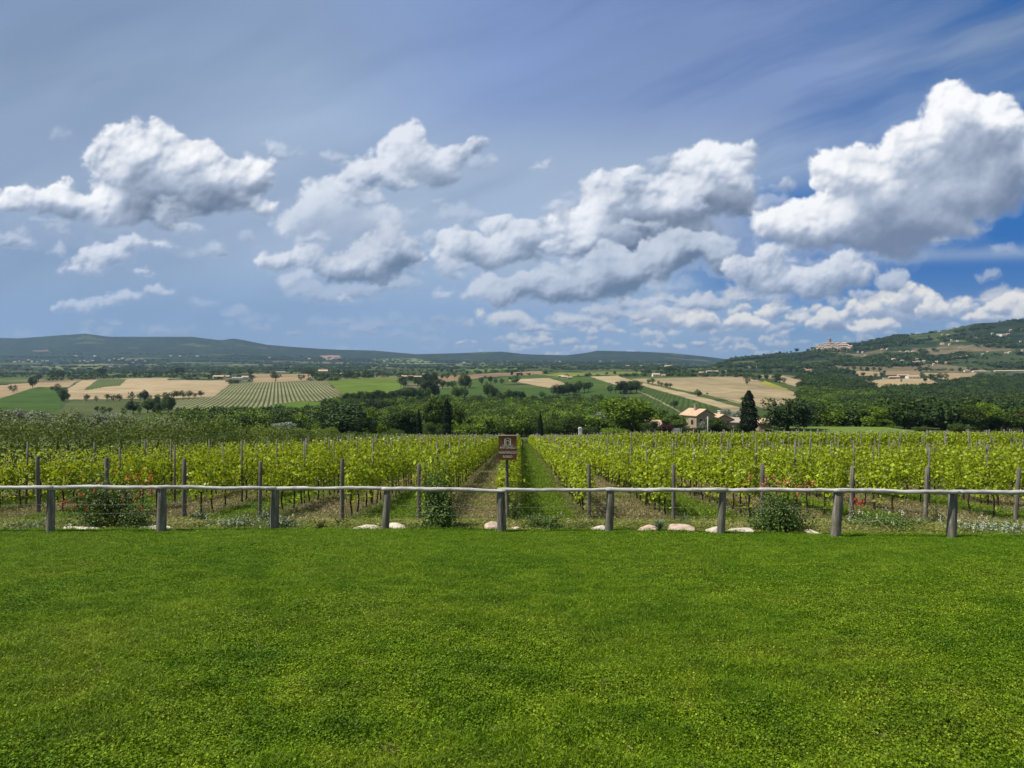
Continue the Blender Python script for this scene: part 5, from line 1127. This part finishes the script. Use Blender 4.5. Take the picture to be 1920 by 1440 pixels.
# farms on the far fields: px, foot row, width px, wall height px, wall, roof, label
FARMS = [(411, 709, 22, 5, 'pale', 'rroof', 'large pale farmhouse with terracotta roof above the left tan field'), (424, 708, 14, 4, 'pinkw', 'rroof', 'wing with terracotta roof joined right of the large left farmhouse'), (404, 702, 16, 3, 'pale', 'rroof', 'low terracotta roof behind the large left farmhouse'),
 (446, 711, 20, 4, 'whitew', 'groof', 'white low building right of the large left farmhouse'), (460, 710, 12, 5, 'whitew', 'rroof', 'white house at the right end of the left farm'), (520, 698, 32, 2.2, 'whitew', 'groof', 'long white shed left of the pale pink house'),
 (606, 700, 17, 6.5, 'pinkw', 'rroof', 'pale pink square house above the striped vineyard field'), (644, 703, 9, 4, 'whitew', 'rroof', 'small white house right of the pale pink house'),
 (763, 709, 20, 5, 'redw', 'rroof', 'red brick building left of the sign in the far fields'), (783, 708, 16, 3.4, 'redw', 'rroof', 'red shed right of the red brick building'), (800, 703, 16, 3, 'pale', 'groof', 'pale shed behind the red shed'),
 (1058, 709, 12, 4.5, 'pale', 'rroof', 'tan farmhouse at the corner of the pale tan field'), (1068, 709, 9, 3, 'stucco', 'rroof', 'small shed right of the tan farmhouse'), (1052, 706, 9, 3, 'stucco', 'rroof', 'small roof left of the tan farmhouse'),
 (1230, 705, 14, 5, 'whitew', 'rroof', 'white house with pinkish roof beyond the dirt road'), (1244, 705, 7, 3, 'pale', 'rroof', 'small annex right of the white roadside house'), (1253, 688, 13, 3.5, 'whitew', 'rroof', 'white house with red roof under the far ridge'),
 (1205, 687, 9, 2.6, 'pale', 'rroof', 'small pale house left of the red roofed one under the ridge'), (1176, 687, 8, 2.4, 'pinkw', 'rroof', 'tiny pinkish house far under the ridge'), (1316, 700, 11, 3.2, 'pale', 'rroof', 'first of three pale houses behind the big tan field'),
 (1330, 698, 12, 3.4, 'pale', 'groof', 'middle one of three pale houses behind the big tan field'), (1342, 698, 9, 3.2, 'whitew', 'rroof', 'last of three pale houses behind the big tan field'), (1379, 684, 15, 2.4, 'pale', 'groof', 'long pale building left below the hill village'),
 (1406, 689, 13, 2.8, 'whitew', 'rroof', 'left one of the pale buildings on the lower hill slope'), (1424, 689, 12, 3, 'pale', 'rroof', 'right one of the pale buildings on the lower hill slope'), (1362, 697, 5, 3, 'whitew', 'rroof', 'tiny white house right of the three pale houses'),
 (1676, 709, 20, 3.6, 'pinkw', 'rroof', 'pink walled farm building in the clearing of the right wood'), (1711, 709, 25, 5, 'whitew', 'rroof', 'larger farmhouse with dark porch in the right clearing'), (1693, 705, 20, 3, 'pale', 'rroof', 'low roofs linking the two farm buildings in the right clearing'),
 (1659, 710, 8, 2, 'whitew', 'groof', 'small white shed left in the right clearing'), (1812, 696, 8, 3, 'pale', 'groof', 'small pale building left of the long roofs at right'), (1836, 697, 28, 2.6, 'whitew', 'rroof', 'first long farm building near the right photo edge'), (1892, 697, 54, 3, 'pale', 'rroof', 'longest farm building with terracotta roof at the right edge')]
for k, (px, foot, wp, hp, wa, ro, lab) in enumerate(FARMS):
    d = dist_of(px, foot+1); W_ = wp/F*d; Hh = hp/F*d
    e = house(px, d, min(Hh*1.9, W_*.8), W_, Hh*.8, radians(90+((k*37) % 25-12)), wa, ro, lab, 'farm building', rise=Hh*.42, name='farm_house')
    if hp >= 3:                                   # the long side faces the camera
        w2 = min(Hh*1.9, W_*.8)/2
        for q in range(3):
            Y = W_*(-.3+.3*q); m = MB(); m.box(-w2-.12, -w2+.05, Y-W_*.035, Y+W_*.035, Hh*.3, Hh*.55); m.build('window', MAT['glass'], e)
HILL = [(680, 265, 12), (755, 280, 14), (800, 275, 12), (890, 240, 14), (905, 302, 12), (965, 297, 24), (1010, 297, 20), (1050, 322, 14), (620, 332, 14), (650, 332, 16), (700, 335, 14), (770, 335, 14), (850, 362, 26), (880, 366, 16), (925, 372, 30), (1030, 352, 26), (1045, 362, 20), (1050, 382, 26), (1100, 380, 20), (1020, 390, 22), (1150, 352, 16), (1205, 386, 16),
 (1250, 232, 24), (1310, 238, 14), (1335, 350, 20), (1360, 344, 14), (1405, 346, 26), (1450, 335, 20), (1295, 162, 18), (1250, 160, 10), (1325, 202, 14), (1375, 210, 14), (1395, 272, 16), (1420, 166, 14), (1520, 186, 22), (1710, 158, 24), (1745, 160, 34), (1785, 152, 30), (1810, 122, 16), (1660, 150, 14), (1580, 322, 16), (1620, 300, 14), (1770, 312, 16), (1800, 304, 22), (1905, 288, 14), (1900, 118, 12), (1890, 215, 12), (1180, 402, 14), (1280, 392, 12), (600, 300, 12), (980, 330, 12), (560, 300, 10)]
rs = np.random.RandomState(6)
for k, (ix, iy, w) in enumerate(sorted(HILL)):
    px, foot = 1480+ix/4.364, 590+iy/4.364+3; d = min(dist_of(px, foot), 2980); W_ = w/4.364/F*d*1.15; Hh = max(2.6/F*d, 5.)
    house(px, d, W_*.7, W_, Hh*rs.uniform(.7, 1), radians(90+rs.uniform(-25, 25)), ['pale', 'whitew', 'pale', 'pinkw', 'stucco'][rs.randint(5)], ['rroof', 'groof'][int(rs.rand() < .3)], '%s house from the left scattered over the village hill slope' % ORD[k+1], 'house', 'houses scattered over the hill slope', rise=Hh*.4, name='hill_house')
vil = []
for r_ in range(4):
    for k in range(10):
        px = 1529+k*6.8+r_*2.2+rs.uniform(-1, 1); foot = 657-r_*3.1+abs(px-1563)*.05
        if px > 1600 or (r_ == 3 and not 1544 < px < 1590): continue
        vil.append((px, foot))
for k, (px, foot) in enumerate(sorted(vil)):
    d = min(dist_of(px, foot), 2960); W_ = rs.uniform(5.5, 8.5)/F*d
    house(px, d, W_*.8, W_, rs.uniform(7, 11), radians(90+rs.uniform(-30, 30)), ['pale', 'stucco', 'stucco', 'pinkw', 'stucco'][rs.randint(5)], 'rroof' if rs.rand() < .4 else 'groof', '%s house from the left in the packed hilltop village' % ORD[k+1], 'house', 'houses of the hilltop village', rise=3, name='village_house')
d = 2965; m = MB(); m.box(-4, 4, -4, 4, -5, 27); m.box(-4.6, 4.6, -4.6, 4.6, 27.002, 28.2); m.add([(-4.2, -4.2, 28.2), (4.2, -4.2, 28.2), (4.2, 4.2, 28.2), (-4.2, 4.2, 28.2), (0, 0, 33)], t=[(0, 1, 4), (1, 2, 4), (2, 3, 4), (3, 0, 4)])
o = m.build('church_tower', MAT['stucco'], None); o.location = ((1556-CX)/F*d, d, float(gz((1556-CX)/F*d, d))); tag(o, 'dark square church tower rising above the hilltop village', 'tower')
PL = [(28, 680), (36, 679), (44, 681), (54, 677), (60, 679), (70, 680), (80, 678), (88, 678), (150, 679), (158, 678), (165, 680), (174, 678), (205, 677), (214, 674), (222, 676), (230, 673), (238, 677), (246, 675), (256, 677), (266, 674), (272, 679), (250, 682), (126, 671), (142, 669), (178, 652), (320, 665), (338, 664), (370, 666), (505, 668), (580, 672), (1030, 676), (1042, 675), (1050, 677), (1126, 668), (1150, 667), (715, 688), (726, 688), (870, 681), (884, 681)]
for k, (px, foot) in enumerate(sorted(PL)):
    d = min(dist_of(px, foot), 5600); W_ = rs.uniform(3, 5.5)/F*d
    house(px, d, W_*.6, W_, max(6, 1.5/F*d), radians(90+rs.uniform(-25, 25)), ['pale', 'whitew', 'whitew', 'pinkw'][rs.randint(4)], ['rroof', 'groof'][int(rs.rand() < .4)], '%s tiny house from the left on the hazy far plain' % ORD[k+1], 'house', 'tiny houses on the far plain', rise=3, name='distant_house')

# ---------------------------------------------------------------- air between here and the far hills
HAZE = 4.8e-5
if HAZE:
    m = MB(); m.box(-9000, 9000, -400, 9900, -420, 700); mt, nt, out = nodes('air'); v = nt.nodes.new('ShaderNodeVolumePrincipled')
    v.inputs['Color'].default_value = (.42, .64, 1, 1); v.inputs['Density'].default_value = HAZE; v.inputs['Anisotropy'].default_value = .2; nt.links.new(v.outputs[0], out.inputs['Volume'])
    o = m.build('haze', mt, None); o.display_type = 'WIRE'; tag(o, kind='stuff')
